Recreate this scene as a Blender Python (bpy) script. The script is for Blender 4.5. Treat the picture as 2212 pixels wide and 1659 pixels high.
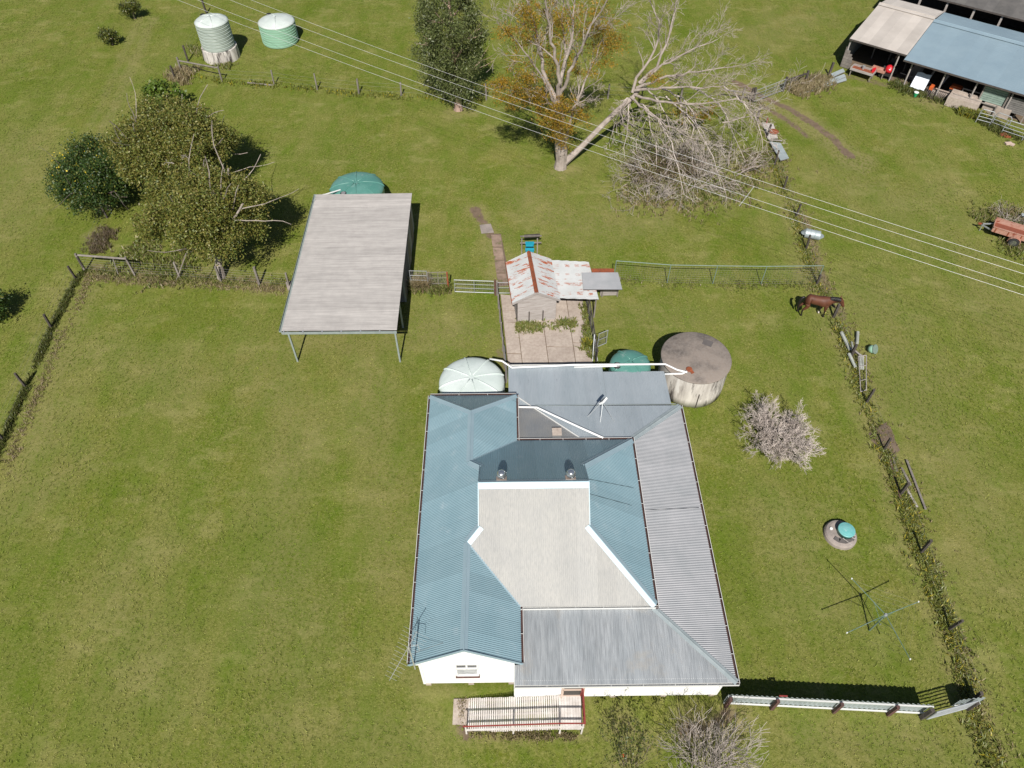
import bpy, math, random
import numpy as np
from mathutils import Vector, Matrix

for o in list(bpy.data.objects):
    bpy.data.objects.remove(o)
SC = bpy.context.scene
COL = SC.collection
V = Vector
R = math.radians

# ------------------------------------------------------------------ camera, light, exposure
CAM_H = 30.0
FOC = 1570.0            # focal length in units of a 2212 px wide picture
TILT = R(40.0)          # angle off straight down
cam = bpy.data.cameras.new('camera')
camo = bpy.data.objects.new('camera', cam)
COL.objects.link(camo)
camo.location = (0, 0, CAM_H)
camo.rotation_euler = (TILT, 0, 0)
cam.sensor_width = 36.0
cam.lens = 36.0 * FOC / 2212.0
cam.clip_end = 3000
SC.camera = camo
SUN_EL, SUN_AZ = R(46.0), R(2.0)
w = bpy.data.worlds.new('World')
SC.world = w
w.use_nodes = True
nt = w.node_tree
sky = nt.nodes.new('ShaderNodeTexSky')
sky.sky_type = 'NISHITA'
sky.sun_disc = False
sky.sun_elevation = SUN_EL
sky.sun_rotation = R(182.0)
sky.air_density = 1.0
sky.dust_density = 0.6
nt.links.new(sky.outputs[0], nt.nodes['Background'].inputs[0])
nt.nodes['Background'].inputs[1].default_value = 0.05
sl = bpy.data.lights.new('sun', 'SUN')
sl.energy = 5.0
sl.angle = R(0.53)
sl.color = (1.0, 0.955, 0.89)
slo = bpy.data.objects.new('sun', sl)
COL.objects.link(slo)
slo.rotation_euler = (R(90) - SUN_EL, 0, -SUN_AZ)
SC.view_settings.view_transform = 'Standard'
SC.view_settings.look = 'None'
SC.view_settings.exposure = 0.27
SC.view_settings.gamma = 1.0

# ------------------------------------------------------------------ survey: map points of the plan
_c, _s = math.cos(TILT), math.sin(TILT)


def G(u, v, z=0.0):
    """ground survey: plan position of a sighted point lying at height z"""
    x = (u - 1106) / FOC
    y = -(v - 829.5) / FOC
    k = (CAM_H - z) / (_c - y * _s)
    return V((k * x, k * (y * _c + _s), z))


def GY(u, v, Y):
    """sighted point lying on the upright plane y = Y"""
    x = (u - 1106) / FOC
    y = -(v - 829.5) / FOC
    k = Y / (y * _c + _s)
    return V((k * x, Y, CAM_H + k * (y * _s - _c)))


# ------------------------------------------------------------------ materials
MATS = {}


def newmat(name):
    m = bpy.data.materials.new(name)
    m.use_nodes = True
    MATS[name] = m
    return m, m.node_tree, m.node_tree.nodes['Principled BSDF']


def nd(t, kind, **kw):
    n = t.nodes.new('ShaderNode' + kind)
    for k, v in kw.items():
        setattr(n, k, v)
    return n


def noise(t, vec, scale, detail=4, rough=0.6, stretch=None):
    if stretch:
        mp = nd(t, 'Mapping')
        mp.inputs['Scale'].default_value = stretch
        t.links.new(vec, mp.inputs[0])
        vec = mp.outputs[0]
    n = nd(t, 'TexNoise')
    n.inputs['Scale'].default_value = scale
    n.inputs['Detail'].default_value = detail
    n.inputs['Roughness'].default_value = rough
    t.links.new(vec, n.inputs['Vector'])
    return n.outputs['Fac']


def ramp(t, fac, lo, hi):
    r = nd(t, 'MapRange')
    r.inputs['From Min'].default_value = lo
    r.inputs['From Max'].default_value = hi
    t.links.new(fac, r.inputs['Value'])
    return r.outputs[0]


def mix(t, fac, a, b):
    m = nd(t, 'Mix', data_type='RGBA')
    for sock, val in ((m.inputs['Factor'], fac), (m.inputs[6], a), (m.inputs[7], b)):
        if hasattr(val, 'links'):
            t.links.new(val, sock)
        elif isinstance(val, (int, float)):
            sock.default_value = val
        else:
            sock.default_value = (*val, 1)
    return m.outputs[2]


def mth(t, op, a, b):
    m = nd(t, 'Math', operation=op)
    for i, val in enumerate((a, b)):
        if hasattr(val, 'links'):
            t.links.new(val, m.inputs[i])
        else:
            m.inputs[i].default_value = val
    return m.outputs[0]


def pos(t):
    return nd(t, 'NewGeometry').outputs['Position']


def pm(name, c1, c2=None, scale=3.0, rough=0.7, metal=0.0, bump=0.0, stretch=None, spots=None, objvar=0.0, contrast=(0.35, 0.65), fine=None):
    """procedural material: two colours mixed by noise, optional stains (colour, scale, lo, hi, stretch)"""
    m, t, b = newmat(name)
    P = pos(t)
    col = c1
    if c2 is not None:
        f = ramp(t, noise(t, P, scale, 5, 0.65, stretch), *contrast)
        col = mix(t, f, c1, c2)
    if fine:
        f = ramp(t, noise(t, P, fine[1], 3, 0.6, fine[2] if len(fine) > 2 else None), 0.4, 0.7)
        col = mix(t, mth(t, 'MULTIPLY', f, fine[3] if len(fine) > 3 else 0.5), col, fine[0])
    for sp in (spots or []):
        f = ramp(t, noise(t, P, sp[1], 6, 0.7, sp[4] if len(sp) > 4 else None), sp[2], sp[3])
        col = mix(t, f, col, sp[0])
    if objvar:
        oi = nd(t, 'ObjectInfo').outputs['Random']
        k = mth(t, 'MULTIPLY_ADD', oi, objvar)
        k.node.inputs[2].default_value = 1.0 - objvar / 2
        hs = nd(t, 'HueSaturation')
        t.links.new(k, hs.inputs['Value'])
        if hasattr(col, 'links'):
            t.links.new(col, hs.inputs['Color'])
        else:
            hs.inputs['Color'].default_value = (*col, 1)
        col = hs.outputs[0]
    if hasattr(col, 'links'):
        t.links.new(col, b.inputs['Base Color'])
    else:
        b.inputs['Base Color'].default_value = (*col, 1)
    b.inputs['Roughness'].default_value = rough
    b.inputs['Metallic'].default_value = metal
    if bump:
        bp = nd(t, 'Bump')
        bp.inputs['Strength'].default_value = bump
        bp.inputs['Distance'].default_value = 0.02
        t.links.new(noise(t, P, scale * 6, 4, 0.7, stretch), bp.inputs['Height'])
        t.links.new(bp.outputs[0], b.inputs['Normal'])
    return m


def leafmat(name, cols, rough=0.45, trans=0.25):
    """leaf colours: varied from leaf to leaf"""
    m, t, b = newmat(name)
    isl = nd(t, 'NewGeometry').outputs['Random Per Island']
    cr = nd(t, 'ValToRGB')
    cr.color_ramp.interpolation = 'CONSTANT'
    el = cr.color_ramp.elements
    while len(el) < len(cols):
        el.new(0.5)
    for i, c in enumerate(cols):
        el[i].position = i / len(cols)
        el[i].color = (*c, 1)
    t.links.new(isl, cr.inputs[0])
    t.links.new(cr.outputs[0], b.inputs['Base Color'])
    b.inputs['Roughness'].default_value = rough
    tr = nd(t, 'BsdfTranslucent')
    t.links.new(cr.outputs[0], tr.inputs[0])
    ms = nd(t, 'MixShader')
    ms.inputs[0].default_value = trans
    t.links.new(b.outputs[0], ms.inputs[1])
    t.links.new(tr.outputs[0], ms.inputs[2])
    t.links.new(ms.outputs[0], t.nodes['Material Output'].inputs[0])
    return m


RUST = (0.30, 0.075, 0.025)
M = MATS
pm('roof_skylit', (0.235, 0.345, 0.39), (0.205, 0.315, 0.36), 0.9, rough=0.45, metal=0.12, objvar=0.16, spots=[((0.30, 0.39, 0.43), 1.3, 0.58, 0.75)])  # same paint as front slope; blue skylight on sides and back put into colour
pm('roof_sunlit', (0.39, 0.38, 0.355), (0.345, 0.34, 0.325), 0.8, rough=0.5, metal=0.12, objvar=0.10, fine=((0.25, 0.255, 0.25), 8.0, (4.5, 0.10, 1), 0.6), spots=[((0.27, 0.27, 0.255), 1.4, 0.60, 0.74, (3.5, 0.4, 1))])  # same paint as other slopes, with the sun's warm light put into its colour
pm('flash_blue', (0.30, 0.40, 0.45), (0.27, 0.37, 0.42), 1.5, rough=0.45, metal=0.1)
pm('galv_old', (0.47, 0.49, 0.50), (0.36, 0.385, 0.40), 1.1, rough=0.5, metal=0.35, stretch=(2.2, 0.35, 1), objvar=0.14,
   fine=((0.16, 0.17, 0.18), 5.0, (6.0, 0.25, 1), 0.55), spots=[((0.33, 0.17, 0.08), 0.9, 0.66, 0.76, (2.5, .5, 1)), ((0.44, 0.41, 0.36), 0.5, 0.55, 0.75)])
pm('galv_rear', (0.43, 0.475, 0.505), (0.35, 0.40, 0.43), 0.9, rough=0.5, metal=0.3, stretch=(1.8, 0.4, 1), objvar=0.10,
   fine=((0.42, 0.46, 0.49), 4.0, (7.0, 0.2, 1), 0.5), spots=[((0.12, 0.14, 0.15), 3.0, 0.62, 0.75, (7, 0.5, 1))])
pm('galv_patch', (0.33, 0.325, 0.315), (0.28, 0.29, 0.30), 1.2, rough=0.55, metal=0.4, objvar=0.1)
pm('galv_white', (0.41, 0.41, 0.42), (0.34, 0.35, 0.36), 0.9, rough=0.45, metal=0.4, objvar=0.06)
pm('carport_roof', (0.41, 0.388, 0.368), (0.34, 0.32, 0.305), 1.6, rough=0.6, metal=0.2, objvar=0.16, contrast=(0.4, 0.72),
   fine=((0.24, 0.225, 0.215), 5.0, (0.10, 3.2, 1), 0.65))
pm('shed_white', (0.58, 0.53, 0.48), (0.50, 0.455, 0.41), 0.6, rough=0.6, metal=0.2, objvar=0.16)
pm('shed_blue', (0.32, 0.42, 0.475), (0.28, 0.375, 0.435), 0.5, rough=0.45, metal=0.3, objvar=0.04)
pm('shed_dark', (0.16, 0.15, 0.14), (0.11, 0.105, 0.10), 0.9, rough=0.75, metal=0.1, objvar=0.2)
pm('pipe_white', (0.74, 0.74, 0.73), rough=0.4)
pm('white_paint', (0.80, 0.80, 0.79), (0.76, 0.76, 0.745), 1.5, rough=0.6)
pm('trim_cream', (0.52, 0.40, 0.33), rough=0.6)
pm('gutter_brown', (0.05, 0.028, 0.025), (0.08, 0.04, 0.035), 2, rough=0.6)
pm('gutter_white', (0.62, 0.62, 0.60), rough=0.5)
pm('glass', (0.03, 0.035, 0.04), rough=0.08)
pm('curtain', (0.55, 0.56, 0.56), (0.30, 0.31, 0.32), 2.5, rough=0.8)
pm('mesh_dark', (0.05, 0.045, 0.04), rough=0.7)
pm('timber_grey', (0.24, 0.215, 0.19), (0.15, 0.13, 0.115), 4, rough=0.85, stretch=(1, 1, 0.3), objvar=0.3, bump=0.4)
pm('timber_dark', (0.085, 0.070, 0.060), (0.05, 0.042, 0.038), 5, rough=0.85, objvar=0.3, bump=0.4)
pm('timber_red', (0.12, 0.055, 0.045), (0.08, 0.045, 0.04), 5, rough=0.8, objvar=0.2)
pm('board_pale', (0.40, 0.37, 0.35), (0.26, 0.235, 0.215), 3.0, rough=0.8, stretch=(0.4, 1, 5), objvar=0.12, contrast=(0.4, 0.75),
   fine=((0.18, 0.14, 0.12), 5, (0.5, 1, 9), 0.6))
pm('plank_white', (0.66, 0.625, 0.59), (0.52, 0.47, 0.43), 2.5, rough=0.75, objvar=0.14, spots=[((0.30, 0.20, 0.10), 2.2, 0.62, 0.74), ((0.10, 0.11, 0.03), 5, 0.72, 0.8)])
pm('rail_red', (0.26, 0.035, 0.03), (0.20, 0.04, 0.03), 3, rough=0.55)
pm('concrete', (0.47, 0.405, 0.345), (0.36, 0.30, 0.255), 1.0, rough=0.9, bump=0.25, objvar=0.12,
   fine=((0.24, 0.18, 0.15), 7.0, None, 0.45), spots=[((0.16, 0.135, 0.12), 1.1, 0.66, 0.78)])
pm('path_slab', (0.30, 0.215, 0.165), (0.19, 0.135, 0.10), 2.2, rough=0.95, bump=0.4, objvar=0.25, spots=[((0.12, 0.13, 0.04), 2.2, 0.56, 0.68)])
pm('tank_concrete', (0.235, 0.195, 0.165), (0.115, 0.098, 0.086), 0.7, rough=0.9, bump=0.2, fine=((0.27, 0.24, 0.215), 9, None, 0.45), contrast=(0.42, 0.62))
pm('tank_wall', (0.62, 0.58, 0.53), (0.40, 0.365, 0.33), 1.6, rough=0.85, stretch=(2, 2, 0.25),
   spots=[((0.06, 0.05, 0.045), 1.2, 0.50, 0.62, (1.6, 1.6, 0.28)), ((0.66, 0.63, 0.59), 1.6, 0.58, 0.66, (1.9, 1.9, 0.2))])
pm('tank_green', (0.075, 0.215, 0.18), (0.11, 0.26, 0.225), 1.2, rough=0.32, spots=[((0.24, 0.34, 0.31), 1.5, 0.60, 0.72)])
pm('tank_pale', (0.60, 0.66, 0.635), (0.50, 0.57, 0.54), 1.2, rough=0.4, spots=[((0.36, 0.40, 0.37), 2.2, 0.64, 0.76)])
pm('tank_mint', (0.27, 0.45, 0.33), (0.24, 0.41, 0.30), 0.8, rough=0.4)
pm('tank_grey', (0.36, 0.41, 0.365), (0.31, 0.36, 0.32), 0.8, rough=0.45)
pm('tank_top', (0.56, 0.61, 0.58), (0.47, 0.52, 0.49), 1.2, rough=0.45, spots=[((0.34, 0.37, 0.34), 2.5, 0.62, 0.75)])
pm('black_plastic', (0.02, 0.02, 0.02), rough=0.6)
pm('steel_galv', (0.42, 0.44, 0.45), (0.34, 0.36, 0.37), 4, rough=0.5, metal=0.4)
pm('steel_green', (0.17, 0.24, 0.19), (0.22, 0.28, 0.24), 4, rough=0.55, metal=0.2)
pm('hoist_green', (0.07, 0.15, 0.085), (0.16, 0.21, 0.19), 4, rough=0.5)
pm('carport_green', (0.23, 0.27, 0.26), (0.28, 0.32, 0.31), 3, rough=0.5)
pm('chrome', (0.72, 0.74, 0.75), rough=0.22, metal=0.9)
pm('wire', (0.70, 0.69, 0.68), rough=0.5, metal=0.2)
pm('wire_thin', (0.22, 0.21, 0.20), rough=0.6, metal=0.3)
pm('rust', RUST, (0.16, 0.05, 0.025), 4, rough=0.9, bump=0.2)
pm('rust_floor', (0.22, 0.06, 0.03), (0.17, 0.05, 0.03), 6, rough=0.9)
pm('trailer_paint', (0.36, 0.17, 0.12), (0.44, 0.27, 0.21), 2.5, rough=0.7, spots=[((0.22, 0.05, 0.025), 3, 0.56, 0.66)])
pm('tyre', (0.025, 0.025, 0.025), rough=0.85)
pm('earth', (0.17, 0.125, 0.085), (0.12, 0.085, 0.06), 2, rough=0.95, bump=0.5)
pm('bark_pink', (0.42, 0.29, 0.23), (0.26, 0.18, 0.145), 3, rough=0.85, stretch=(1, 1, 0.3), bump=0.4)
pm('bark_grey', (0.36, 0.31, 0.27), (0.20, 0.165, 0.14), 3, rough=0.85, stretch=(1, 1, 0.35), bump=0.4)
pm('bark_white', (0.38, 0.325, 0.285), (0.24, 0.20, 0.172), 2.5, rough=0.85, bump=.3)
pm('bark_dark', (0.10, 0.08, 0.065), (0.16, 0.13, 0.11), 2, rough=0.9)
pm('twig_pale', (0.52, 0.455, 0.41), (0.38, 0.325, 0.29), 2, rough=0.85)
pm('twig_grey', (0.42, 0.37, 0.33), (0.28, 0.24, 0.21), 2, rough=0.85)
pm('twig_brown', (0.13, 0.10, 0.075), (0.20, 0.16, 0.125), 2, rough=0.9)
pm('red_paint', (0.62, 0.02, 0.03), rough=0.4)
pm('orange_paint', (0.62, 0.13, 0.03), (0.5, 0.1, 0.03), 4, rough=0.5)
pm('tarp', (0.66, 0.70, 0.76), (0.58, 0.63, 0.70), 2, rough=0.6)
pm('green_plastic', (0.02, 0.30, 0.12), rough=0.45)
pm('teal_plastic', (0.015, 0.26, 0.36), (0.02, 0.31, 0.42), 5, rough=0.4)
pm('teal_lid', (0.10, 0.36, 0.35), (0.20, 0.46, 0.45), 2.2, rough=0.4, spots=[((0.45, 0.58, 0.56), 3, 0.6, 0.72)])
pm('septic', (0.33, 0.28, 0.25), (0.22, 0.19, 0.17), 2.2, rough=0.9, bump=0.3)
pm('septic_dark', (0.13, 0.115, 0.11), (0.10, 0.09, 0.085), 4, rough=0.9)
pm('panel_green', (0.25, 0.33, 0.28), (0.19, 0.26, 0.22), 3, rough=0.8, objvar=0.2)
pm('panel_grey', (0.20, 0.19, 0.18), (0.13, 0.125, 0.12), 3, rough=0.85, objvar=0.2)
pm('sheet_zinc', (0.40, 0.45, 0.46), (0.32, 0.37, 0.38), 2, rough=0.5, metal=0.3, objvar=0.1)
pm('sheet_white', (0.56, 0.52, 0.49), (0.44, 0.40, 0.37), 3, rough=0.6, spots=[((0.28, 0.06, 0.04), 2.5, 0.63, 0.7)])
pm('log_pale', (0.40, 0.42, 0.38), (0.26, 0.27, 0.24), 3, rough=0.85, objvar=0.3)
pm('dark_inside', (0.025, 0.024, 0.022), rough=0.9)
pm('wall_grey', (0.34, 0.335, 0.325), (0.27, 0.265, 0.26), 1.5, rough=0.8)
pm('hair_black', (0.010, 0.008, 0.008), rough=0.5)
pm('antenna', (0.62, 0.62, 0.58), rough=0.4, metal=0.5)
pm('flower_yellow', (0.62, 0.46, 0.03), rough=0.6)

# hut roofs: white sheet with rust running along the corrugations
for nm, lo, hi, st in (('hut_roof', 0.54, 0.585, (0.45, 2.6, 0.6)), ('lean_roof', 0.56, 0.60, (0.9, 2.2, 1))):
    m, t, b = newmat(nm)
    P = pos(t)
    f = ramp(t, noise(t, P, 1.5, 6, 0.75, st), lo, hi)
    if nm == 'lean_roof':     # rust round the rows of fixings
        sx = nd(t, 'SeparateXYZ')
        t.links.new(P, sx.inputs[0])
        a = mth(t, 'SINE', mth(t, 'MULTIPLY', sx.outputs[1], 2 * math.pi / 0.80), 0)
        a2 = mth(t, 'SINE', mth(t, 'MULTIPLY', sx.outputs[0], 2 * math.pi / 0.62), 0)
        k = mth(t, 'MULTIPLY', ramp(t, mth(t, 'ADD', a, mth(t, 'MULTIPLY', noise(t, P, 2.5, 3), 0.9)), 0.95, 1.25), ramp(t, mth(t, 'ADD', a2, mth(t, 'MULTIPLY', noise(t, P, 2.6, 4), 3.2)), 1.5, 2.1))
        f = mth(t, 'MULTIPLY', k, ramp(t, noise(t, P, 6.0, 5, 0.8, (0.5, 2.5, 1)), 0.46, 0.54))
        f = mth(t, 'MULTIPLY', f, ramp(t, noise(t, P, 1.1, 3, 0.6), 0.36, 0.50))
        f = mth(t, 'MAXIMUM', f, mth(t, 'MULTIPLY', ramp(t, noise(t, P, 1.5, 6, 0.78, (0.5, 3.0, 1)), 0.575, 0.615), 0.9))
    base = mix(t, ramp(t, noise(t, P, 0.8, 4), 0.4, 0.7), (0.56, 0.57, 0.56), (0.47, 0.48, 0.47))
    t.links.new(mix(t, f, base, (0.33, 0.085, 0.03)), b.inputs['Base Color'])
    b.inputs['Roughness'].default_value = 0.55
    mm = mth(t, 'SUBTRACT', 0.3, mth(t, 'MULTIPLY', f, 0.3))
    t.links.new(mm, b.inputs['Metallic'])

leafmat('leaf_olive', [(0.15, 0.165, 0.030), (0.20, 0.185, 0.036), (0.11, 0.135, 0.024), (0.25, 0.23, 0.06), (0.16, 0.135, 0.028), (0.08, 0.11, 0.020), (0.19, 0.215, 0.045)], rough=.5)
leafmat('leaf_citrus', [(0.030, 0.062, 0.012), (0.045, 0.085, 0.015), (0.025, 0.05, 0.01), (0.05, 0.095, 0.02), (0.035, 0.07, 0.012), (0.045, 0.09, 0.016), (0.16, 0.17, 0.03)], rough=0.5)
leafmat('leaf_euc', [(0.105, 0.135, 0.04), (0.14, 0.17, 0.055), (0.085, 0.11, 0.033), (0.18, 0.20, 0.075), (0.12, 0.13, 0.055)])
leafmat('leaf_rust', [(0.34, 0.20, 0.016), (0.29, 0.19, 0.018), (0.22, 0.19, 0.026), (0.40, 0.22, 0.016), (0.16, 0.145, 0.03), (0.25, 0.135, 0.016)])
leafmat('leaf_vine', [(0.10, 0.17, 0.02), (0.13, 0.20, 0.03), (0.08, 0.13, 0.02), (0.12, 0.15, 0.02)])
leafmat('leaf_shrub', [(0.075, 0.10, 0.02), (0.11, 0.13, 0.022), (0.05, 0.07, 0.014), (0.15, 0.15, 0.025)])
leafmat('weed', [(0.15, 0.19, 0.035), (0.19, 0.22, 0.05), (0.11, 0.145, 0.03), (0.24, 0.23, 0.08), (0.17, 0.18, 0.04), (0.27, 0.23, 0.12)])
leafmat('weed_dry', [(0.32, 0.26, 0.14), (0.38, 0.31, 0.18), (0.26, 0.21, 0.11), (0.21, 0.19, 0.08), (0.30, 0.23, 0.14)])
leafmat('weed_flower', [(0.18, 0.22, 0.04), (0.21, 0.24, 0.05), (0.14, 0.18, 0.032), (0.22, 0.20, 0.05), (0.16, 0.17, 0.03), (0.13, 0.16, 0.03), (0.20, 0.21, 0.06), (0.14, 0.16, 0.03), (0.42, 0.35, 0.03)])
leafmat('brush_brown', [(0.17, 0.13, 0.085), (0.22, 0.165, 0.11), (0.13, 0.10, 0.065), (0.15, 0.14, 0.05)])
leafmat('weed_dark', [(0.09, 0.12, 0.024), (0.13, 0.155, 0.035), (0.075, 0.09, 0.02), (0.18, 0.17, 0.06), (0.11, 0.12, 0.03)])


# ------------------------------------------------------------------ mesh helpers
def unit(v):
    v = V(v)
    return v.normalized() if v.length > 1e-9 else V((0, 0, 1))


class MB:
    def __init__(s):
        s.v, s.f = [], []

    def add(s, vs, fs):
        o = len(s.v)
        s.v.extend([tuple(x) for x in vs])
        s.f.extend([tuple(i + o for i in f) for f in fs])
        return s

    def obox(s, c, ax, ay, az):
        c, ax, ay, az = V(c), V(ax), V(ay), V(az)
        vs = [c + ax * i + ay * j + az * k for k in (-1, 1) for j in (-1, 1) for i in (-1, 1)]
        return s.add(vs, [(0, 2, 3, 1), (4, 5, 7, 6), (0, 1, 5, 4), (2, 6, 7, 3), (0, 4, 6, 2), (1, 3, 7, 5)])

    def box(s, c, size, rz=0.0):
        a = V((math.cos(rz), math.sin(rz), 0))
        b = V((-a.y, a.x, 0))
        return s.obox(c, a * size[0] / 2, b * size[1] / 2, V((0, 0, size[2] / 2)))

    def beam(s, p, q, w, h, up=(0, 0, 1)):
        p, q = V(p), V(q)
        d = (q - p)
        a = unit(d)
        sd = a.cross(V(up))
        if sd.length < 1e-4:
            sd = a.cross(V((0, 1, 0)))
        sd.normalize()
        u2 = sd.cross(a).normalized()
        return s.obox((p + q) / 2, d / 2, sd * w / 2, u2 * h / 2)

    def tube(s, pts, r, n=6, cap=True):
        pts = [V(p) for p in pts]
        k = len(pts)
        rs = [r] * k if isinstance(r, (int, float)) else list(r)
        d0 = unit(pts[1] - pts[0])
        ref = V((0, 0, 1)) if abs(d0.z) < 0.9 else V((1, 0, 0))
        sd = d0.cross(ref).normalized()
        vs = []
        for i in range(k):
            d = unit(pts[min(i + 1, k - 1)] - pts[max(i - 1, 0)])
            sd = unit(sd - d * sd.dot(d))
            up = d.cross(sd)
            for j in range(n):
                a = 2 * math.pi * j / n
                vs.append(pts[i] + (sd * math.cos(a) + up * math.sin(a)) * rs[i])
        fs = [(i * n + j, i * n + (j + 1) % n, (i + 1) * n + (j + 1) % n, (i + 1) * n + j) for i in range(k - 1) for j in range(n)]
        if cap:
            fs.append(tuple(range(n - 1, -1, -1)))
            fs.append(tuple((k - 1) * n + j for j in range(n)))
        return s.add(vs, fs)

    def lathe(s, c, prof, n=32, cap0=True, cap1=True, a0=0.0):
        c = V(c)
        vs = [c + V((r * math.cos(a0 + 2 * math.pi * j / n), r * math.sin(a0 + 2 * math.pi * j / n), z)) for r, z in prof for j in range(n)]
        k = len(prof)
        fs = [(i * n + j, i * n + (j + 1) % n, (i + 1) * n + (j + 1) % n, (i + 1) * n + j) for i in range(k - 1) for j in range(n)]
        if cap0:
            fs.append(tuple(range(n - 1, -1, -1)))
        if cap1:
            fs.append(tuple((k - 1) * n + j for j in range(n)))
        return s.add(vs, fs)

    def prism(s, pts, vec):
        pts = [V(p) for p in pts]
        vec = V(vec)
        n = len(pts)
        return s.add(pts + [p + vec for p in pts], [tuple(range(n - 1, -1, -1)), tuple(range(n, 2 * n))] + [(i, (i + 1) % n, n + (i + 1) % n, n + i) for i in range(n)])

    def poly(s, pts):
        return s.add(pts, [tuple(range(len(pts)))])

    def mesh(s, origin=(0, 0, 0), smooth=False):
        me = bpy.data.meshes.new('mesh')
        o = V(origin)
        me.from_pydata([(x[0] - o.x, x[1] - o.y, x[2] - o.z) for x in s.v], [], s.f)
        if smooth:
            me.polygons.foreach_set('use_smooth', [True] * len(me.polygons))
        me.update()
        return me


def link(name, data, mat=None, parent=None, loc=(0, 0, 0)):
    o = bpy.data.objects.new(name, data)
    COL.objects.link(o)
    o.location = loc
    if mat is not None and data is not None:
        if not data.materials:
            data.materials.append(M[mat] if isinstance(mat, str) else mat)
    if parent is not None:
        o.parent = parent
    return o


def tag(o, label=None, cat=None, group=None, kind=None):
    for k, v in (('label', label), ('category', cat), ('group', group), ('kind', kind)):
        if v:
            o[k] = v
    return o


class Thing:
    def __init__(s, name, label, cat, origin, group=None):
        s.o = V(origin)
        s.e = link(name, None, loc=s.o)
        tag(s.e, label, cat, group)

    def part(s, name, mb, mat, parent=None, smooth=False, label=None):
        o = link(name, mb.mesh(s.o, smooth), mat, parent or s.e)
        if label:
            o['label'] = label
        return o


def solo(name, mb, mat, label, cat, origin, group=None, smooth=False):
    return tag(link(name, mb.mesh(origin, smooth), mat, loc=origin), label, cat, group)


def struct(name, mb, mat, origin=(0, 0, 0)):
    return tag(link(name, mb.mesh(origin), mat, loc=origin), kind='structure')


def corr(pts, direc, pitch=0.0762, amp=0.010, cover=0.762, lift=0.0, seg=6, seed=0, jit=0.003, start=0.0):
    """corrugated sheets covering a plane polygon; direc = the way the corrugations run. Returns one MB per sheet."""
    rng = random.Random(seed)
    pts = [V(p) for p in pts]
    n = V((0, 0, 0))
    for i in range(len(pts)):
        a, b = pts[i] - pts[0], pts[(i + 1) % len(pts)] - pts[0]
        n += a.cross(b)
    n.normalize()
    if n.z < 0 or (abs(n.z) < 1e-3 and n.y > 0):
        n = -n
    vv = V(direc)
    vv = unit(vv - n * vv.dot(n))
    uu = vv.cross(n).normalized()
    o = pts[0]
    P2 = [((p - o).dot(uu), (p - o).dot(vv)) for p in pts]
    u0, u1 = min(p[0] for p in P2), max(p[0] for p in P2)

    def span(u):
        u = min(max(u, u0 + 1e-5), u1 - 1e-5)
        xs = []
        for i in range(len(P2)):
            a, b = P2[i], P2[(i + 1) % len(P2)]
            if (a[0] - u) * (b[0] - u) <= 0 and abs(a[0] - b[0]) > 1e-9:
                t = (u - a[0]) / (b[0] - a[0])
                xs.append(a[1] + t * (b[1] - a[1]))
        return (min(xs), max(xs)) if len(xs) >= 2 else None
    out = []
    k0 = math.floor((u0 - start) / cover)
    k1 = math.ceil((u1 - start) / cover)
    for k in range(k0, k1):
        a, b = max(u0, start + k * cover), min(u1, start + (k + 1) * cover)
        if b - a < 0.004:
            continue
        us = [a, b] + [p[0] for p in P2 if a < p[0] < b]
        st = pitch / seg
        i = math.ceil(a / st)
        while i * st < b:
            us.append(i * st)
            i += 1
        us = sorted(set(round(x, 6) for x in us))
        dn = rng.uniform(0, jit)
        tl = rng.uniform(-jit, jit)
        mb = MB()
        rows = []
        for u in us:
            sp = span(u)
            if sp is None:
                continue
            h = amp * math.sin(2 * math.pi * u / pitch) + lift + dn
            rows.append((o + uu * u + vv * sp[0] + n * h, o + uu * u + vv * sp[1] + n * (h + tl)))
        for r_ in rows:
            mb.v.extend([tuple(r_[0]), tuple(r_[1])])
        for i in range(len(rows) - 1):
            mb.f.append((2 * i, 2 * i + 2, 2 * i + 3, 2 * i + 1))
        if mb.f:
            out.append(mb)
    return out


def sheets(T, parent, polys, direc, mat, name='roof_sheet', **kw):
    for mb in corr(polys, direc, **kw):
        T.part(name, mb, mat, parent, smooth=True)


def leaf_mesh(C, size, rng, aspect=0.5, up=0.3, sizevar=0.6, droop=0.0):
    """many leaf-sized rhombic faces centred on the rows of C"""
    C = np.asarray(C, dtype=np.float64)
    n = len(C)
    a = rng.normal(size=(n, 3))
    a[:, 2] -= droop
    a /= np.linalg.norm(a, axis=1)[:, None] + 1e-9
    nn = rng.normal(size=(n, 3))
    nn[:, 2] += up * 2
    b = np.cross(nn, a)
    b /= np.linalg.norm(b, axis=1)[:, None] + 1e-9
    L = size * (1 + sizevar * rng.uniform(-1, 1, size=(n, 1))) / 2
    W = L * aspect
    vs = np.empty((n, 4, 3))
    vs[:, 0] = C - a * L
    vs[:, 1] = C + b * W
    vs[:, 2] = C + a * L
    vs[:, 3] = C - b * W
    return np_mesh(vs.reshape(-1, 3), np.arange(4 * n).reshape(-1, 4))


def np_mesh(vs, quads):
    me = bpy.data.meshes.new('mesh')
    n, k = len(vs), len(quads)
    me.vertices.add(n)
    me.vertices.foreach_set('co', np.ascontiguousarray(vs, dtype=np.float32).ravel())
    me.loops.add(k * 4)
    me.loops.foreach_set('vertex_index', np.ascontiguousarray(quads, dtype=np.int32).ravel())
    me.polygons.add(k)
    me.polygons.foreach_set('loop_start', np.arange(0, 4 * k, 4, dtype=np.int32))
    me.update(calc_edges=True)
    return me


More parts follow.
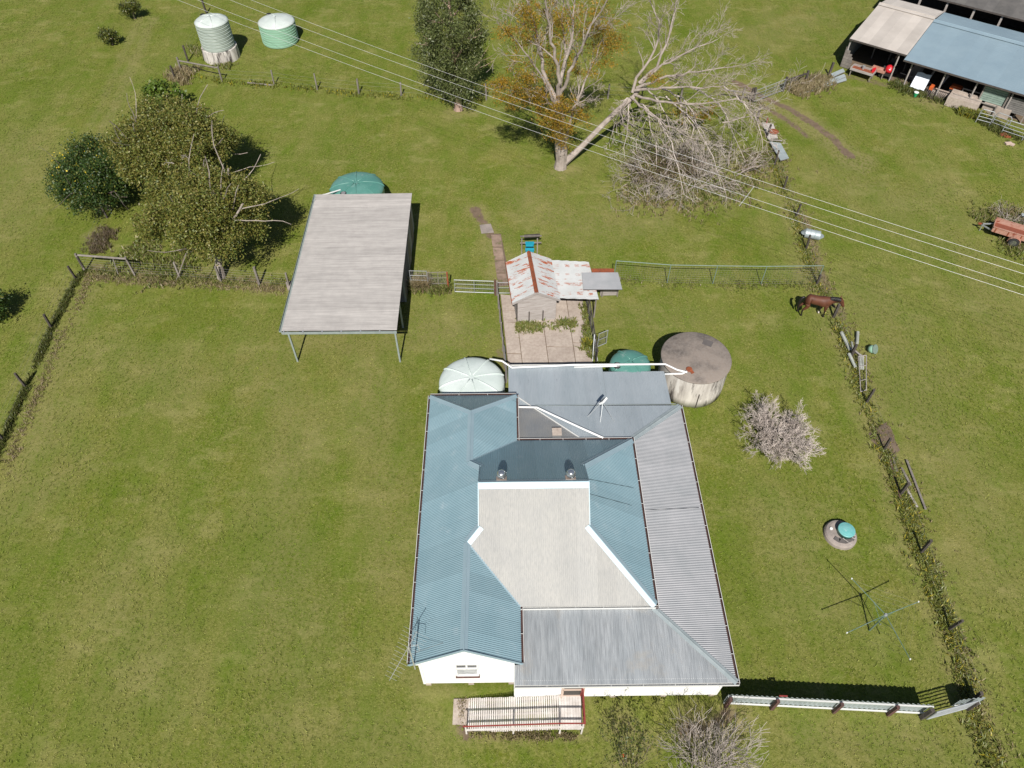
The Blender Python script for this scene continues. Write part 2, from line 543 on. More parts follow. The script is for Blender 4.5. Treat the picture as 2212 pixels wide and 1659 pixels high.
def clumps(rng, centre, radii, nclump, nleaf, crad, shell=0.55, flat=1.0, lower=-0.6):
    """points gathered in clumps through a crown's volume, denser towards its outside"""
    out = []
    centre = np.array(centre)
    radii = np.array(radii)
    k = 0
    while k < nclump:
        d = rng.normal(size=3)
        d /= np.linalg.norm(d)
        if d[2] < lower:
            continue
        r = (shell + (1 - shell) * rng.random() ** 0.7) * rng.uniform(0.82, 1.08)
        c = centre + d * r * radii
        cr = crad * rng.uniform(0.6, 1.3)
        m = int(nleaf * rng.uniform(0.5, 1.4))
        q = rng.normal(size=(m, 3)) * 0.5 * cr
        q[:, 2] *= flat
        out.append(c + q)
        k += 1
    return np.concatenate(out)


class Grow:
    """branching: polylines of limbs, boughs and twigs"""
    def __init__(s, seed, wob=0.18, up=0.04, spread=0.7, lr=(0.55, 0.8), rr=0.6, nch=(5, 4, 3), seg=0.5, tmin=0.35, taper=0.6, minr=0.006):
        s.r = random.Random(seed)
        s.__dict__.update(wob=wob, up=up, spread=spread, lr=lr, rr=rr, nch=nch, seg=seg, tmin=tmin, taper=taper, minr=minr)
        s.lines, s.tips = [], []

    def rv(s):
        g = s.r.gauss
        return V((g(0, 1), g(0, 1), g(0, 1)))

    def limb(s, p, d, L, r, depth=0):
        n = max(3, int(L / s.seg))
        pts, rs = [V(p)], [r]
        d = unit(d)
        dirs = [d]
        for i in range(n):
            d = unit(d + s.rv() * s.wob + V((0, 0, s.up)))
            pts.append(pts[-1] + d * (L / n))
            rs.append(max(s.minr, r * (1 - s.taper * (i + 1) / n)))
            dirs.append(d)
        s.follow(pts, rs, dirs, L, depth)

    def follow(s, pts, rs, dirs, L, depth):
        s.lines.append((pts, rs, depth))
        if depth >= len(s.nch):
            s.tips.append(pts[-1])
            if len(pts) > 2:
                s.tips.append(pts[len(pts) // 2])
            return
        k = s.nch[depth]
        for j in range(k):
            t = s.tmin + (1 - s.tmin) * (j + s.r.random()) / k
            i = min(len(pts) - 1, max(1, int(round(t * (len(pts) - 1)))))
            q = s.rv()
            dd = dirs[i]
            q = unit(q - dd * q.dot(dd))
            s.limb(pts[i], dd + q * s.spread * s.r.uniform(0.6, 1.3), L * s.r.uniform(*s.lr), rs[i] * s.rr, depth + 1)

    def mb(s, n0=7, lo=0, hi=99):
        m = MB()
        for pts, rs, dp in s.lines:
            if lo <= dp <= hi:
                m.tube(pts, rs, max(3, n0 - dp * 2), cap=dp < 1)
        return m

# ------------------------------------------------------------------ ground: one sheet, fine in the middle, coarse out to the horizon
def seg_dist(X, Y, pts):
    d = np.full(X.shape, 1e9)
    for (a, b) in zip(pts[:-1], pts[1:]):
        ax, ay, bx, by = a[0], a[1], b[0], b[1]
        L2 = (bx - ax) ** 2 + (by - ay) ** 2 + 1e-9
        t = np.clip(((X - ax) * (bx - ax) + (Y - ay) * (by - ay)) / L2, 0, 1)
        d = np.minimum(d, np.hypot(X - ax - t * (bx - ax), Y - ay - t * (by - ay)))
    return d


def PX(*q):
    return [tuple(G(*p)[:2]) for p in q]


def smooth(x, a, b):
    t = np.clip((x - a) / (b - a), 0, 1)
    return t * t * (3 - 2 * t)


FENCE_R = PX((1630, 215), (1640, 262), (1657, 297), (1673, 357), (1693, 410), (1719, 468), (1741, 539), (1763, 612), (1800, 684), (1838, 769), (1871, 870), (1908, 972), (1944, 1068), (1988, 1194), (2048, 1360), (2098, 1520), (2140, 1640), (2160, 1720))
FENCE_L = PX((184, 585), (166, 604), (112, 710), (57, 836), (10, 945), (-30, 1030))


def lawn_colour(t, P, lush=None):
    """grass colours: broad patches, mown bands and fine grain"""
    big = ramp(t, noise(t, P, 0.10, 4, 0.6), 0.38, 0.62)
    midn = ramp(t, noise(t, P, 0.42, 5, 0.7), 0.38, 0.62)
    band = ramp(t, noise(t, P, 0.28, 4, 0.65, (1.0, 0.25, 1)), 0.42, 0.62)
    f1 = ramp(t, noise(t, P, 2.2, 4, 0.75), 0.36, 0.64)
    f2 = ramp(t, noise(t, P, 8.0, 3, 0.7), 0.38, 0.62)
    f3 = ramp(t, noise(t, P, 17.0, 2, 0.7), 0.38, 0.62)
    col = mix(t, big, (0.132, 0.158, 0.024), (0.198, 0.188, 0.050))
    col = mix(t, mth(t, 'MULTIPLY', midn, 0.65), col, (0.092, 0.142, 0.020))
    col = mix(t, mth(t, 'MULTIPLY', band, 0.62), col, (0.240, 0.225, 0.085))
    if lush is not None:
        col = mix(t, mth(t, 'MULTIPLY', lush, 0.75), col, (0.082, 0.132, 0.018))
    col = mix(t, mth(t, 'MULTIPLY', f1, 0.42), col, (0.080, 0.105, 0.018))
    col = mix(t, mth(t, 'MULTIPLY', f2, 0.70), col, (0.250, 0.240, 0.090))
    col = mix(t, mth(t, 'MULTIPLY', f3, 0.52), col, (0.062, 0.084, 0.011))
    # wisps of greener and of paler growth
    g1 = ramp(t, noise(t, P, 0.75, 6, 0.72, (1.0, 0.55, 1)), 0.44, 0.66)
    col = mix(t, mth(t, 'MULTIPLY', g1, 0.55), col, (0.085, 0.140, 0.016))
    g2 = ramp(t, noise(t, P, 0.62, 6, 0.75, (0.6, 1.0, 2.0)), 0.52, 0.70)
    col = mix(t, mth(t, 'MULTIPLY', g2, 0.62), col, (0.265, 0.245, 0.105))
    g3 = ramp(t, noise(t, P, 0.16, 4, 0.6, (1.4, 0.7, 1)), 0.50, 0.66)
    col = mix(t, mth(t, 'MULTIPLY', g3, 0.35), col, (0.080, 0.125, 0.014))
    hs = nd(t, 'HueSaturation')
    hs.inputs['Saturation'].default_value = 1.09
    hs.inputs['Value'].default_value = 1.03
    t.links.new(col, hs.inputs['Color'])
    return hs.outputs[0]


def sward(X, Y, dirt, dry):
    """grass tufts over the lawns: an uncountable mass, scattered by geometry nodes"""
    sel = lambda A: A[::2, ::2]
    X, Y, dirt, dry = sel(X), sel(Y), sel(dirt), sel(dry)
    d = 34.0 * np.clip(1 - dirt * 1.3, 0, 1)
    d[(Y < 5) | (Y > 77) | (np.abs(X) > Y * .72 + 16)] = 0
    for x0, x1, y0, y1 in ((-3.8, 8.2, 8.9, 24.4), (-12.2, -6.2, 31, 39), (-.9, 4.7, 25.8, 33), (-1.9, 2.8, 7.6, 9)):
        d[(X > x0) & (X < x1) & (Y > y0) & (Y < y1)] = 0
    ny, nx = X.shape
    idx = np.arange(nx * ny).reshape(ny, nx)
    keep = (d[:-1, :-1] > 0) & (np.abs(X[:-1, :-1]) < 57) & (Y[:-1, :-1] < 80)
    q = np.stack([idx[:-1, :-1], idx[:-1, 1:], idx[1:, 1:], idx[1:, :-1]], -1)[keep]
    me = np_mesh(np.stack([X, Y, np.full(X.shape, -.02)], -1).reshape(-1, 3), q)
    at = me.attributes.new('dens', 'FLOAT', 'POINT')
    at.data.foreach_set('value', d.astype(np.float32).ravel())
    m, t, b = newmat('sward')
    P = pos(t)
    col = lawn_colour(t, P)
    hs = nd(t, 'HueSaturation')
    k = mth(t, 'MULTIPLY_ADD', nd(t, 'ObjectInfo').outputs['Random'], 0.5)
    k.node.inputs[2].default_value = 0.95
    t.links.new(k, hs.inputs['Value'])
    t.links.new(col, hs.inputs['Color'])
    t.links.new(hs.outputs[0], b.inputs['Base Color'])
    b.inputs['Roughness'].default_value = .7
    b.inputs['Specular IOR Level'].default_value = .2
    # one tuft: blades leaning outwards
    rng = random.Random(4)
    tm = MB()
    for k_ in range(9):
        a = k_ * 2 * math.pi / 9 + rng.uniform(-.3, .3)
        L, h = rng.uniform(.05, .10), rng.uniform(.02, .045)
        ca, sa = math.cos(a), math.sin(a)
        w_ = rng.uniform(.006, .011)
        tm.add([(-sa * w_, ca * w_, 0), (sa * w_, -ca * w_, 0), (ca * L + sa * w_ * .5, sa * L - ca * w_ * .5, h), (ca * L - sa * w_ * .5, sa * L + ca * w_ * .5, h)], [(0, 1, 2, 3)])
    tme = tm.mesh()
    tme.materials.append(m)
    tuft = bpy.data.objects.new('grass_tuft', tme)
    o = link('lawn_grass', me, m)
    tag(o, 'short mown grass covering the lawns and paddocks', 'grass', None, 'stuff')
    ng = bpy.data.node_groups.new('scatter', 'GeometryNodeTree')
    ng.interface.new_socket('Geometry', in_out='INPUT', socket_type='NodeSocketGeometry')
    ng.interface.new_socket('Geometry', in_out='OUTPUT', socket_type='NodeSocketGeometry')
    N, Lk = ng.nodes, ng.links
    gi, go = N.new('NodeGroupInput'), N.new('NodeGroupOutput')
    ds = N.new('GeometryNodeDistributePointsOnFaces')
    an = N.new('GeometryNodeInputNamedAttribute')
    an.data_type = 'FLOAT'
    an.inputs['Name'].default_value = 'dens'
    Lk.new(gi.outputs[0], ds.inputs['Mesh'])
    Lk.new(an.outputs[0], ds.inputs['Density'])
    oi = N.new('GeometryNodeObjectInfo')
    oi.inputs['Object'].default_value = tuft
    oi.transform_space = 'ORIGINAL'
    ip = N.new('GeometryNodeInstanceOnPoints')
    Lk.new(ds.outputs['Points'], ip.inputs['Points'])
    Lk.new(oi.outputs['Geometry'], ip.inputs['Instance'])
    rr = N.new('FunctionNodeRandomValue')
    rr.data_type = 'FLOAT_VECTOR'
    rr.inputs[0].default_value = (0, 0, 0)
    rr.inputs[1].default_value = (0.25, 0.25, 6.28)
    Lk.new(rr.outputs[0], ip.inputs['Rotation'])
    rs = N.new('FunctionNodeRandomValue')
    rs.data_type = 'FLOAT'
    rs.inputs[2].default_value = .5
    rs.inputs[3].default_value = 1.1
    rs.inputs['Seed'].default_value = 5
    Lk.new(rs.outputs[1], ip.inputs['Scale'])
    Lk.new(ip.outputs[0], go.inputs[0])
    md = o.modifiers.new('scatter', 'NODES')
    md.node_group = ng


def ground():
    def axis(lo, hi, st, far):
        mid = list(np.arange(lo, hi + st / 2, st))
        out, d = [], st
        x = hi
        while x < far:
            d *= 1.6
            x += d
            out.append(x)
        return np.array([lo - (o_ - hi) for o_ in reversed(out)] + mid + out)
    xs = axis(-58, 58, 0.25, 900)
    ys = axis(2, 82, 0.25, 900)
    X, Y = np.meshgrid(xs, ys)
    rng = np.random.default_rng(3)

    def vn(sc, seed):
        r = np.random.default_rng(seed)
        g = r.random((64, 64))
        fx, fy = (X / sc) % 64, (Y / sc) % 64
        i, j = np.floor(fx).astype(int), np.floor(fy).astype(int)
        a, b = fx - i, fy - j
        a, b = a * a * (3 - 2 * a), b * b * (3 - 2 * b)
        i1, j1 = (i + 1) % 64, (j + 1) % 64
        return (g[j, i] * (1 - a) + g[j, i1] * a) * (1 - b) + (g[j1, i] * (1 - a) + g[j1, i1] * a) * b
    rough = vn(0.7, 1) * 0.5 + vn(1.6, 2) * 0.5
    Z = -0.03 + 0.035 * (vn(1.1, 4) - 0.5) + 0.03 * (vn(3.0, 5) - 0.5)
    Z = np.minimum(Z, -0.004)
    dirt = np.zeros(X.shape)
    dry = np.zeros(X.shape)
    lush = np.zeros(X.shape)

    def stroke(A, pts, w, amt, soft=0.6):
        d = seg_dist(X, Y, pts) + (rough - 0.5) * w * 1.3
        np.maximum(A, amt * (1 - smooth(d, w * (1 - soft), w * (1 + soft))), out=A)
    # wheel tracks through the gate
    stroke(dirt, PX((1585, 175), (1640, 205), (1700, 232), (1760, 268), (1800, 300), (1835, 335)), 0.33, 0.85)
    stroke(dirt, PX((1570, 195), (1620, 215), (1660, 235), (1705, 262), (1745, 295)), 0.30, 0.7)
    stroke(dry, PX((1570, 185), (1640, 212), (1720, 252), (1800, 305), (1850, 350)), 1.3, 0.7)
    # worn path to the hut
    stroke(dirt, PX((1026, 452), (1036, 470)), 0.35, 0.9)
    stroke(dirt, PX((1036, 470), (1062, 508)), 0.34, 0.85)
    stroke(dry, PX((1030, 455), (1060, 500), (1090, 600)), 0.9, 0.5)
    # dry and bare spots
    stroke(dirt, PX((1000, 1520), (998, 1555), (1012, 1590)), 0.22, 0.75, 0.9)
    stroke(dry, PX((1000, 1530), (1005, 1585), (1130, 1592)), 0.30, 0.8, 0.9)
    stroke(dry, PX((1210, 1590), (1265, 1588)), 0.14, 0.8, 0.9)
    stroke(dry, PX((1490, 1560), (1560, 1570), (1600, 1545)), 0.55, 0.9, 0.9)
    stroke(dirt, PX((1480, 1580), (1540, 1570), (1575, 1540)), 0.35, 0.6, 0.9)
    stroke(dry, PX((1340, 1570), (1390, 1600), (1350, 1650)), 0.5, 0.75, 0.9)
    stroke(dry, PX((890, 1460), (1000, 1500)), 0.35, 0.4, 0.9)
    stroke(dirt, PX((1905, 930), (1918, 960)), 0.42, 0.75)
    stroke(dry, FENCE_R, 0.75, 0.55, 0.9)
    stroke(dirt, [(x + 0.5, y) for x, y in FENCE_R[5:9]], 0.35, 0.55, 0.9)
    stroke(dirt, [(x + 0.2, y) for x, y in FENCE_R], 0.22, 0.28, 0.9)
    # pale strip left standing below the cross fence
    stroke(dry, PX((200, 592), (330, 604), (470, 614), (620, 628)), 0.42, 0.65, 0.8)
    stroke(dirt, PX((200, 578), (300, 590), (480, 602), (610, 615)), 0.55, 0.55, 0.9)
    stroke(dry, [(x + 1.4, y) for x, y in FENCE_L], 0.5, 0.45, 0.9)
    stroke(lush, FENCE_L, 0.45, 0.9, 0.7)
    # under and round the trees
    for (u, v, r_, a) in ((1440, 400, 4.5, 0.55), (1520, 330, 4.0, 0.5), (480, 580, 2.4, 0.5), (210, 510, 1.0, 0.7), (1215, 370, 1.2, 0.5), (990, 240, 1.4, 0.5), (1190, 200, 3.0, 0.25), (2180, 480, 2.2, 0.6), (2000, 215, 1.6, 0.6)):
        x, y, _ = G(u, v)
        d = np.hypot(X - x, Y - y) + (rough - 0.5) * r_ * 1.2
        np.maximum(dry, a * (1 - smooth(d, r_ * 0.4, r_ * 1.2)), out=dry)
        np.maximum(dirt, 0.6 * a * (1 - smooth(d, r_ * 0.2, r_ * 0.9)), out=dirt)
    for pts in (((1830, 165), (1925, 185), (2030, 215), (2212, 270)), ((1580, 400), (1700, 400)), ((1090, 760), (1100, 790))):
        stroke(dirt, PX(*pts), 0.5, 0.5, 0.9)
    # broad yellowish stretches and faint wheel marks
    for pts, w_, a_ in (([(170, 640), (120, 800), (60, 960)], 1.6, .42), ([(560, 760), (640, 900), (600, 1100), (620, 1400)], 1.5, .34), ([(800, 800), (830, 1000), (850, 1250)], 1.2, .36), ([(230, 760), (420, 820)], 1.5, .30), ([(880, 700), (1000, 720)], 1.6, .40), ([(260, 1250), (330, 1500)], 1.8, .28), ([(30, 1100), (150, 1000)], 1.2, .34),
                        ([(330, 40), (250, 220), (160, 400)], .45, .55), ([(300, 40), (222, 220), (130, 390)], .40, .45), ([(60, 300), (20, 480)], 2.2, .35), ([(1900, 640), (2010, 900), (2120, 1200)], 2.2, .34), ([(2050, 480), (2150, 700)], 2.0, .36), ([(1150, 440), (1250, 480), (1330, 470)], 2.0, .45), ([(1230, 660), (1330, 680), (1500, 700)], 1.2, .28), ([(1800, 380), (1950, 440), (2050, 420)], 2.2, .36), ([(1640, 80), (1750, 40)], 2.5, .35), ([(1690, 1100), (1750, 1300)], 1.4, .28), ([(1700, 1580), (2000, 1600)], .9, .35), ([(640, 740), (860, 750)], 1.0, .40), ([(600, 1560), (900, 1600)], .9, .30)):
        stroke(dry, PX(*pts), w_, a_, .95)
    # lush growth: broad patches in the house paddock and mown bands
    for (u, v, r_, a) in ((560, 640, 3, 0.5), (820, 460, 3.5, 0.5), (640, 1330, 3.2, 0.7), (700, 960, 3, 0.35), (1700, 740, 3, 0.4), (1950, 520, 4, 0.4), (1900, 640, 3, 0.4), (700, 320, 4, 0.55), (2100, 130, 4, 0.5), (1500, 640, 2.5, 0.3), (1440, 740, 1.5, 0.4)):
        x, y, _ = G(u, v)
        d = np.hypot(X - x, Y - y) + (rough - 0.5) * r_
        lush += a * (1 - smooth(d, 0, r_ * 1.4))
    lush = np.clip(lush, 0, 1)
    vs = np.stack([X, Y, Z], -1).reshape(-1, 3)
    nx, ny = len(xs), len(ys)
    idx = np.arange(nx * ny).reshape(ny, nx)
    q = np.stack([idx[:-1, :-1], idx[:-1, 1:], idx[1:, 1:], idx[1:, :-1]], -1).reshape(-1, 4)
    me = np_mesh(vs, q)
    for nm, A in (('dirt', dirt), ('dry', dry), ('lush', lush)):
        at = me.attributes.new(nm, 'FLOAT', 'POINT')
        at.data.foreach_set('value', A.astype(np.float32).ravel())
    me.polygons.foreach_set('use_smooth', np.ones(len(q), dtype=bool))
    m, t, b = newmat('lawn')
    P = pos(t)

    def att(nm):
        a = nd(t, 'Attribute')
        a.attribute_name = nm
        return a.outputs['Fac']
    col = lawn_colour(t, P, att('lush'))
    dr = mth(t, 'MULTIPLY', att('dry'), ramp(t, noise(t, P, 5.0, 5, 0.75), 0.25, 0.60))
    col = mix(t, dr, col, (0.255, 0.215, 0.10))
    di = ramp(t, mth(t, 'ADD', att('dirt'), mth(t, 'MULTIPLY', noise(t, P, 3.5, 6, 0.75), 0.8)), 0.72, 1.05)
    dcol = mix(t, ramp(t, noise(t, P, 2.0, 5, 0.7), 0.35, 0.65), (0.20, 0.145, 0.10), (0.135, 0.098, 0.068))
    col = mix(t, di, col, dcol)
    # scattered pale fallen leaves and dung
    sp = ramp(t, noise(t, P, 1.7, 5, 0.85), 0.745, 0.77)
    col = mix(t, mth(t, 'MULTIPLY', sp, 0.5), col, (0.25, 0.235, 0.15))
    t.links.new(col, b.inputs['Base Color'])
    b.inputs['Roughness'].default_value = 0.9
    b.inputs['Specular IOR Level'].default_value = 0.15
    bp = nd(t, 'Bump')
    bp.inputs['Strength'].default_value = 0.6
    bp.inputs['Distance'].default_value = 0.05
    h = mth(t, 'ADD', mth(t, 'MULTIPLY', noise(t, P, 11.0, 4, 0.8), 1.0), mth(t, 'MULTIPLY', noise(t, P, 30.0, 3, 0.8), 0.55))
    t.links.new(h, bp.inputs['Height'])
    t.links.new(bp.outputs[0], b.inputs['Normal'])
    o = link('grass_ground', me, m)
    tag(o, kind='structure')
    sward(X, Y, dirt, dry)


ground()

# ------------------------------------------------------------------ the house
HA = R(0.7)


def hp(x, y, z):
    c, s = math.cos(HA), math.sin(HA)
    return V((x * c - (y - 15.6) * s, 15.6 + x * s + (y - 15.6) * c, z))


HX = hp(1, 0, 0) - hp(0, 0, 0)
HY = hp(0, 1, 0) - hp(0, 0, 0)


def lapwall(mb, p0, p1, z0, z1, nrm, board=0.17, lap=0.022, clip=None):
    """weatherboards: each board leans out at its foot; clip(z) gives the share of the width kept at that height"""
    p0, p1, nrm = V(p0), V(p1), V(nrm)
    z = z0
    while z < z1 - 0.01:
        zt = min(z1, z + board)
        a0, a1 = clip(z) if clip else (0, 1)
        b0, b1 = clip(zt) if clip else (0, 1)
        d = p1 - p0

        def q(t, zz, out):
            r = p0 + d * t + nrm * out
            return (r.x, r.y, zz)
        mb.add([q(a0, z, lap), q(a1, z, lap), q(b1, zt, 0.002), q(b0, zt, 0.002), q(a0, z, 0), q(a1, z, 0)], [(0, 1, 2, 3), (4, 5, 1, 0)])
        z = zt
    return mb


def cap(mb, a, b, da, db, w=0.17, up=0.030):
    """folded ridge or hip cover along a-b; da, db = directions down either roof plane"""
    a, b = V(a), V(b)
    z = V((0, 0, up))
    for d in (da, db):
        d = unit(d)
        mb.add([a + z, b + z, b + d * w + z * 0.8, a + d * w + z * 0.8, a + d * w + z * 0.8 - V((0, 0, .015)), b + d * w + z * 0.8 - V((0, 0, .015))],
               [(0, 1, 2, 3), (3, 2, 5, 4)])
    mb.tube([a + z * 1.25, b + z * 1.25], 0.022, 6)
    return mb


def gutter(mb, a, b, out, w=0.08, h=0.09):
    """open channel under an eave: floor and two sides"""
    a, b = V(a), V(b)
    o = unit(out)
    t = 0.006
    mb.obox((a + b) / 2 + o * w / 2 - V((0, 0, h)), (b - a) / 2, o * w / 2, V((0, 0, t)))
    mb.obox((a + b) / 2 + o * (w + t) - V((0, 0, h / 2 - 0.005)), (b - a) / 2, o * t, V((0, 0, h / 2 + 0.010)))
    mb.obox((a + b) / 2 - o * t - V((0, 0, h / 2 + 0.012)), (b - a) / 2, o * t, V((0, 0, h / 2)))
    for p in (a, b):
        mb.obox(p + o * w / 2 - V((0, 0, h / 2)), unit(b - a) * t, o * (w / 2), V((0, 0, h / 2)))
    return mb


def house():
    ze, tp = 2.6, 0.683
    XL, XW, XR = -3.88, 0.28, 5.60
    Yf, Yb, Wf, Wb = 11.60, 19.58, 9.42, 22.29
    mid = (Yf + Yb) / 2
    hw = (XW - XL) / 2
    xr = XL + hw
    d = 2.58
    zw, zg, zr = ze + tp * hw, ze + tp * d, ze + tp * (mid - Yf)
    gl, gr = XL + d, XR - d
    T = Thing('farmhouse', 'white weatherboard farmhouse with pale blue corrugated roofs and wraparound verandah', 'house', hp(2, 15.6, 0))
    # walls
    w = MB()
    lapwall(w, hp(-3.55, 9.50, 0), hp(0.02, 9.50, 0), 0.28, 3.86, -HY,
            clip=lambda z: (0, 1) if z < 2.72 else ((z - 2.72) / (3.88 - 2.72) * 0.5, 1 - (z - 2.72) / (3.88 - 2.72) * 0.5))
    w.poly([hp(-3.55, 9.52, .28), hp(.02, 9.52, .28), hp(.02, 9.52, 2.7), hp(-1.77, 9.52, 3.85), hp(-3.55, 9.52, 2.7)])
    lapwall(w, hp(-3.55, 22.0, 0), hp(-3.55, 9.50, 0), 0.28, 2.62, -HX)
    lapwall(w, hp(0.02, 22.0, 0), hp(-3.55, 22.0, 0), 0.28, 2.62, HY)
    lapwall(w, hp(0.02, 8.95, 0), hp(7.95, 8.95, 0), 0.22, 2.12, -HY)
    lapwall(w, hp(7.95, 8.95, 0), hp(7.95, 21.5, 0), 0.28, 2.12, HX)
    lapwall(w, hp(0.02, 9.50, 0), hp(0.02, 8.95, 0), 0.22, 2.12, -HX)
    for x, y, z0, z1 in ((-3.53, 9.5, .28, 2.66), (7.93, 8.97, .2, 2.1)):
        w.box(hp(x, y, (z0 + z1) / 2), (.1, .1, z1 - z0), HA)
    wall = T.part('wall', w, 'white_paint')
    w = MB()
    lapwall(w, hp(0.02, 23.55, 0), hp(0.02, 21.9, 0), 0.1, 1.92, -HX)
    lapwall(w, hp(7.6, 23.55, 0), hp(0.02, 23.55, 0), 0.1, 1.9, HY)
    lapwall(w, hp(7.6, 21.5, 0), hp(7.6, 23.55, 0), 0.1, 1.95, HX)
    T.part('lean_to_wall', w, 'white_paint')
    for x, y in [(x, y) for x in (-3.4, -1.7, -0.1) for y in (9.6, 13.5, 17.5, 21.7)] + [(x, y) for x in (0.2, 2.0, 3.9, 5.9, 7.8) for y in (9.05, 21.3)]:
        T.part('stump', MB().box(hp(x, y, 0.14), (.22, .22, .30), HA), 'concrete')
    w = MB()   # floor and ceiling keep the inside dark
    w.box(hp(-1.77, 15.75, 0.30), (3.5, 12.4, .04), HA)
    w.box(hp(3.95, 15.2, 0.30), (7.8, 12.4, .04), HA)
    T.part('floor', w, 'dark_inside')
    # gable walls of the little gablets
    for gx, s in ((gl, -1), (gr, 1)):
        g = MB()
        x = gx - s * 0.06
        g.prism([hp(x, Yf + d, zg - .02), hp(x, Yb - d, zg - .02), hp(x, mid, zr - .05)], HX * (-0.04 * s))
        T.part('gablet', g, 'flash_blue')
    # roofs: lining with corrugated sheets on it
    secs = [
        ('roof', 'roof_skylit', HX, [(XL, Wf, ze), (XL, Wb, ze), (xr, Wb - hw, zw), (xr, Yb - hw, zw), (gl, Yb - d, zg), (gl, Yf + d, zg), (xr, Yf + hw, zw), (xr, Wf, zw)]),
        ('roof', 'roof_skylit', HX, [(XW, Wf, ze), (xr, Wf, zw), (xr, Yf + hw, zw), (XW, Yf, ze)]),
        ('roof', 'roof_skylit', HX, [(XW, Yb, ze), (xr, Yb - hw, zw), (xr, Wb - hw, zw), (XW, Wb, ze)]),
        ('roof', 'roof_skylit', HY, [(XL, Wb, ze), (XW, Wb, ze), (xr, Wb - hw, zw)]),
        ('roof', 'roof_sunlit', HY, [(XW, Yf, ze), (XR, Yf, ze), (gr, Yf + d, zg), (gr + .03, mid, zr), (gl - .03, mid, zr), (gl, Yf + d, zg), (xr, Yf + hw, zw)]),
        ('roof', 'roof_skylit', HY, [(XW, Yb, ze), (XR, Yb, ze), (gr, Yb - d, zg), (gr + .03, mid, zr), (gl - .03, mid, zr), (gl, Yb - d, zg), (xr, Yb - hw, zw)]),
        ('roof', 'roof_skylit', HX, [(XR, Yf, ze), (XR, Yb, ze), (gr, Yb - d, zg), (gr, Yf + d, zg)]),
        ('verandah_roof', 'galv_white', HX, [(5.52, 11.55, 2.45), (5.52, 19.62, 2.45), (8.30, 21.90, 2.10), (8.30, 8.78, 2.10)]),
        ('verandah_roof', 'galv_old', HY, [(0.32, 11.58, 2.45), (5.52, 11.58, 2.45), (8.30, 8.78, 2.10), (0.02, 8.78, 2.10), (0.02, 9.50, 2.19), (0.32, 9.50, 2.19)]),
        ('lean_to_roof', 'galv_rear', HY, [(0.32, 22.0, 2.10), (0.98, 22.0, 2.10), (3.4, 19.62, 2.45), (5.52, 19.62, 2.45), (8.30, 21.95, 2.10)][1:]),
        ('lean_to_roof', 'galv_patch', HY, [(0.32, 19.62, 2.45), (3.4, 19.62, 2.45), (0.98, 22.0, 2.10), (0.32, 22.0, 2.10)]),
        ('lean_to_roof', 'galv_rear', HY, [(-.08, 22.42, 2.05), (.33, 22.42, 2.05), (.33, 22.03, 2.075), (4.75, 22.03, 2.075), (4.75, 24.80, 1.89), (-.08, 24.80, 1.89)]),
        ('lean_to_roof', 'galv_rear', HY, [(4.75, 22.03, 2.095), (7.88, 22.03, 2.095), (7.88, 24.30, 1.945), (4.75, 24.30, 1.945)]),
    ]
    made = []
    for i, (nm, mt, dr, poly) in enumerate(secs):
        pts = [hp(*p) for p in poly]
        m = MB()
        m.poly([p - V((0, 0, 0.035)) for p in pts])
        o = T.part(nm, m, 'dark_inside')
        sheets(T, o, pts, dr, mt, seed=i)
        made.append(o)
    # covers on ridges and hips
    dz = 1.0

    def dvec(x, y, z):
        return hp(x, y, z) - hp(0, 0, 0)
    dL, dR, dF, dB = dvec(-1, 0, -tp), dvec(1, 0, -tp), dvec(0, -1, -tp), dvec(0, 1, -tp)

    def perp(dv, a, b):
        e = unit(b - a)
        return dv - e * dv.dot(e)

    def rc(a, b, d1, d2, mat='flash_blue', name='ridge_cap', par=made[0], w=0.17):
        a, b = hp(*a), hp(*b)
        T.part(name, cap(MB(), a, b, perp(d1, a, b), perp(d2, a, b), w), mat, par)
    rc((xr, Wf, zw), (xr, Yf + hw, zw), dL, dR)
    rc((xr, Yb - hw, zw), (xr, Wb - hw, zw), dL, dR)
    rc((xr, Wb - hw, zw), (XL, Wb, ze), dL, dB, name='hip_cap')
    rc((xr, Wb - hw, zw), (XW, Wb, ze), dR, dB, name='hip_cap')
    rc((gl - .05, mid, zr), (gr + .05, mid, zr), dF, dB, par=made[4], w=0.26)
    rc((gl, Yf + d, zg), (xr, Yf + hw, zw), dL, dF, name='hip_cap', par=made[4], w=.2)
    rc((gl, Yb - d, zg), (xr, Yb - hw, zw), dL, dB, name='hip_cap', par=made[5], w=.2)
    rc((gr, Yf + d, zg), (XR, Yf, ze), dR, dF, name='hip_cap', par=made[6], w=.2)
    rc((gr, Yb - d, zg), (XR, Yb, ze), dR, dB, name='hip_cap', par=made[6], w=.2)
    rc((5.52, 11.56, 2.45), (8.30, 8.78, 2.10), dvec(1, 0, -.126), dvec(0, -1, -.115), 'sheet_zinc', 'hip_cap', made[8], .13)
    rc((5.52, 19.62, 2.45), (8.30, 21.93, 2.10), dvec(1, 0, -.126), dvec(0, 1, -.15), 'sheet_zinc', 'hip_cap', made[7], .16)
    for a, b in (((xr, Yf + hw, zw), (XW, Yf, ze)), ((xr, Yb - hw, zw), (XW, Yb, ze))):
        v = MB()
        v.beam(hp(*a) + V((0, 0, .012)), hp(*b) + V((0, 0, .012)), .07, .012)
        T.part('valley', v, 'flash_blue', made[1])
    v = MB()
    v.beam(hp(.30, 22.66, 2.065), hp(.98, 22.0, 2.125), .05, .03).beam(hp(.98, 22.0, 2.125), hp(3.35, 19.68, 2.465), .05, .03)
    T.part('valley', v, 'gutter_white', made[9])
    v = MB()
    v.beam(hp(1.2, 22.02, 2.125), hp(8.1, 22.02, 2.125), .03, .02)
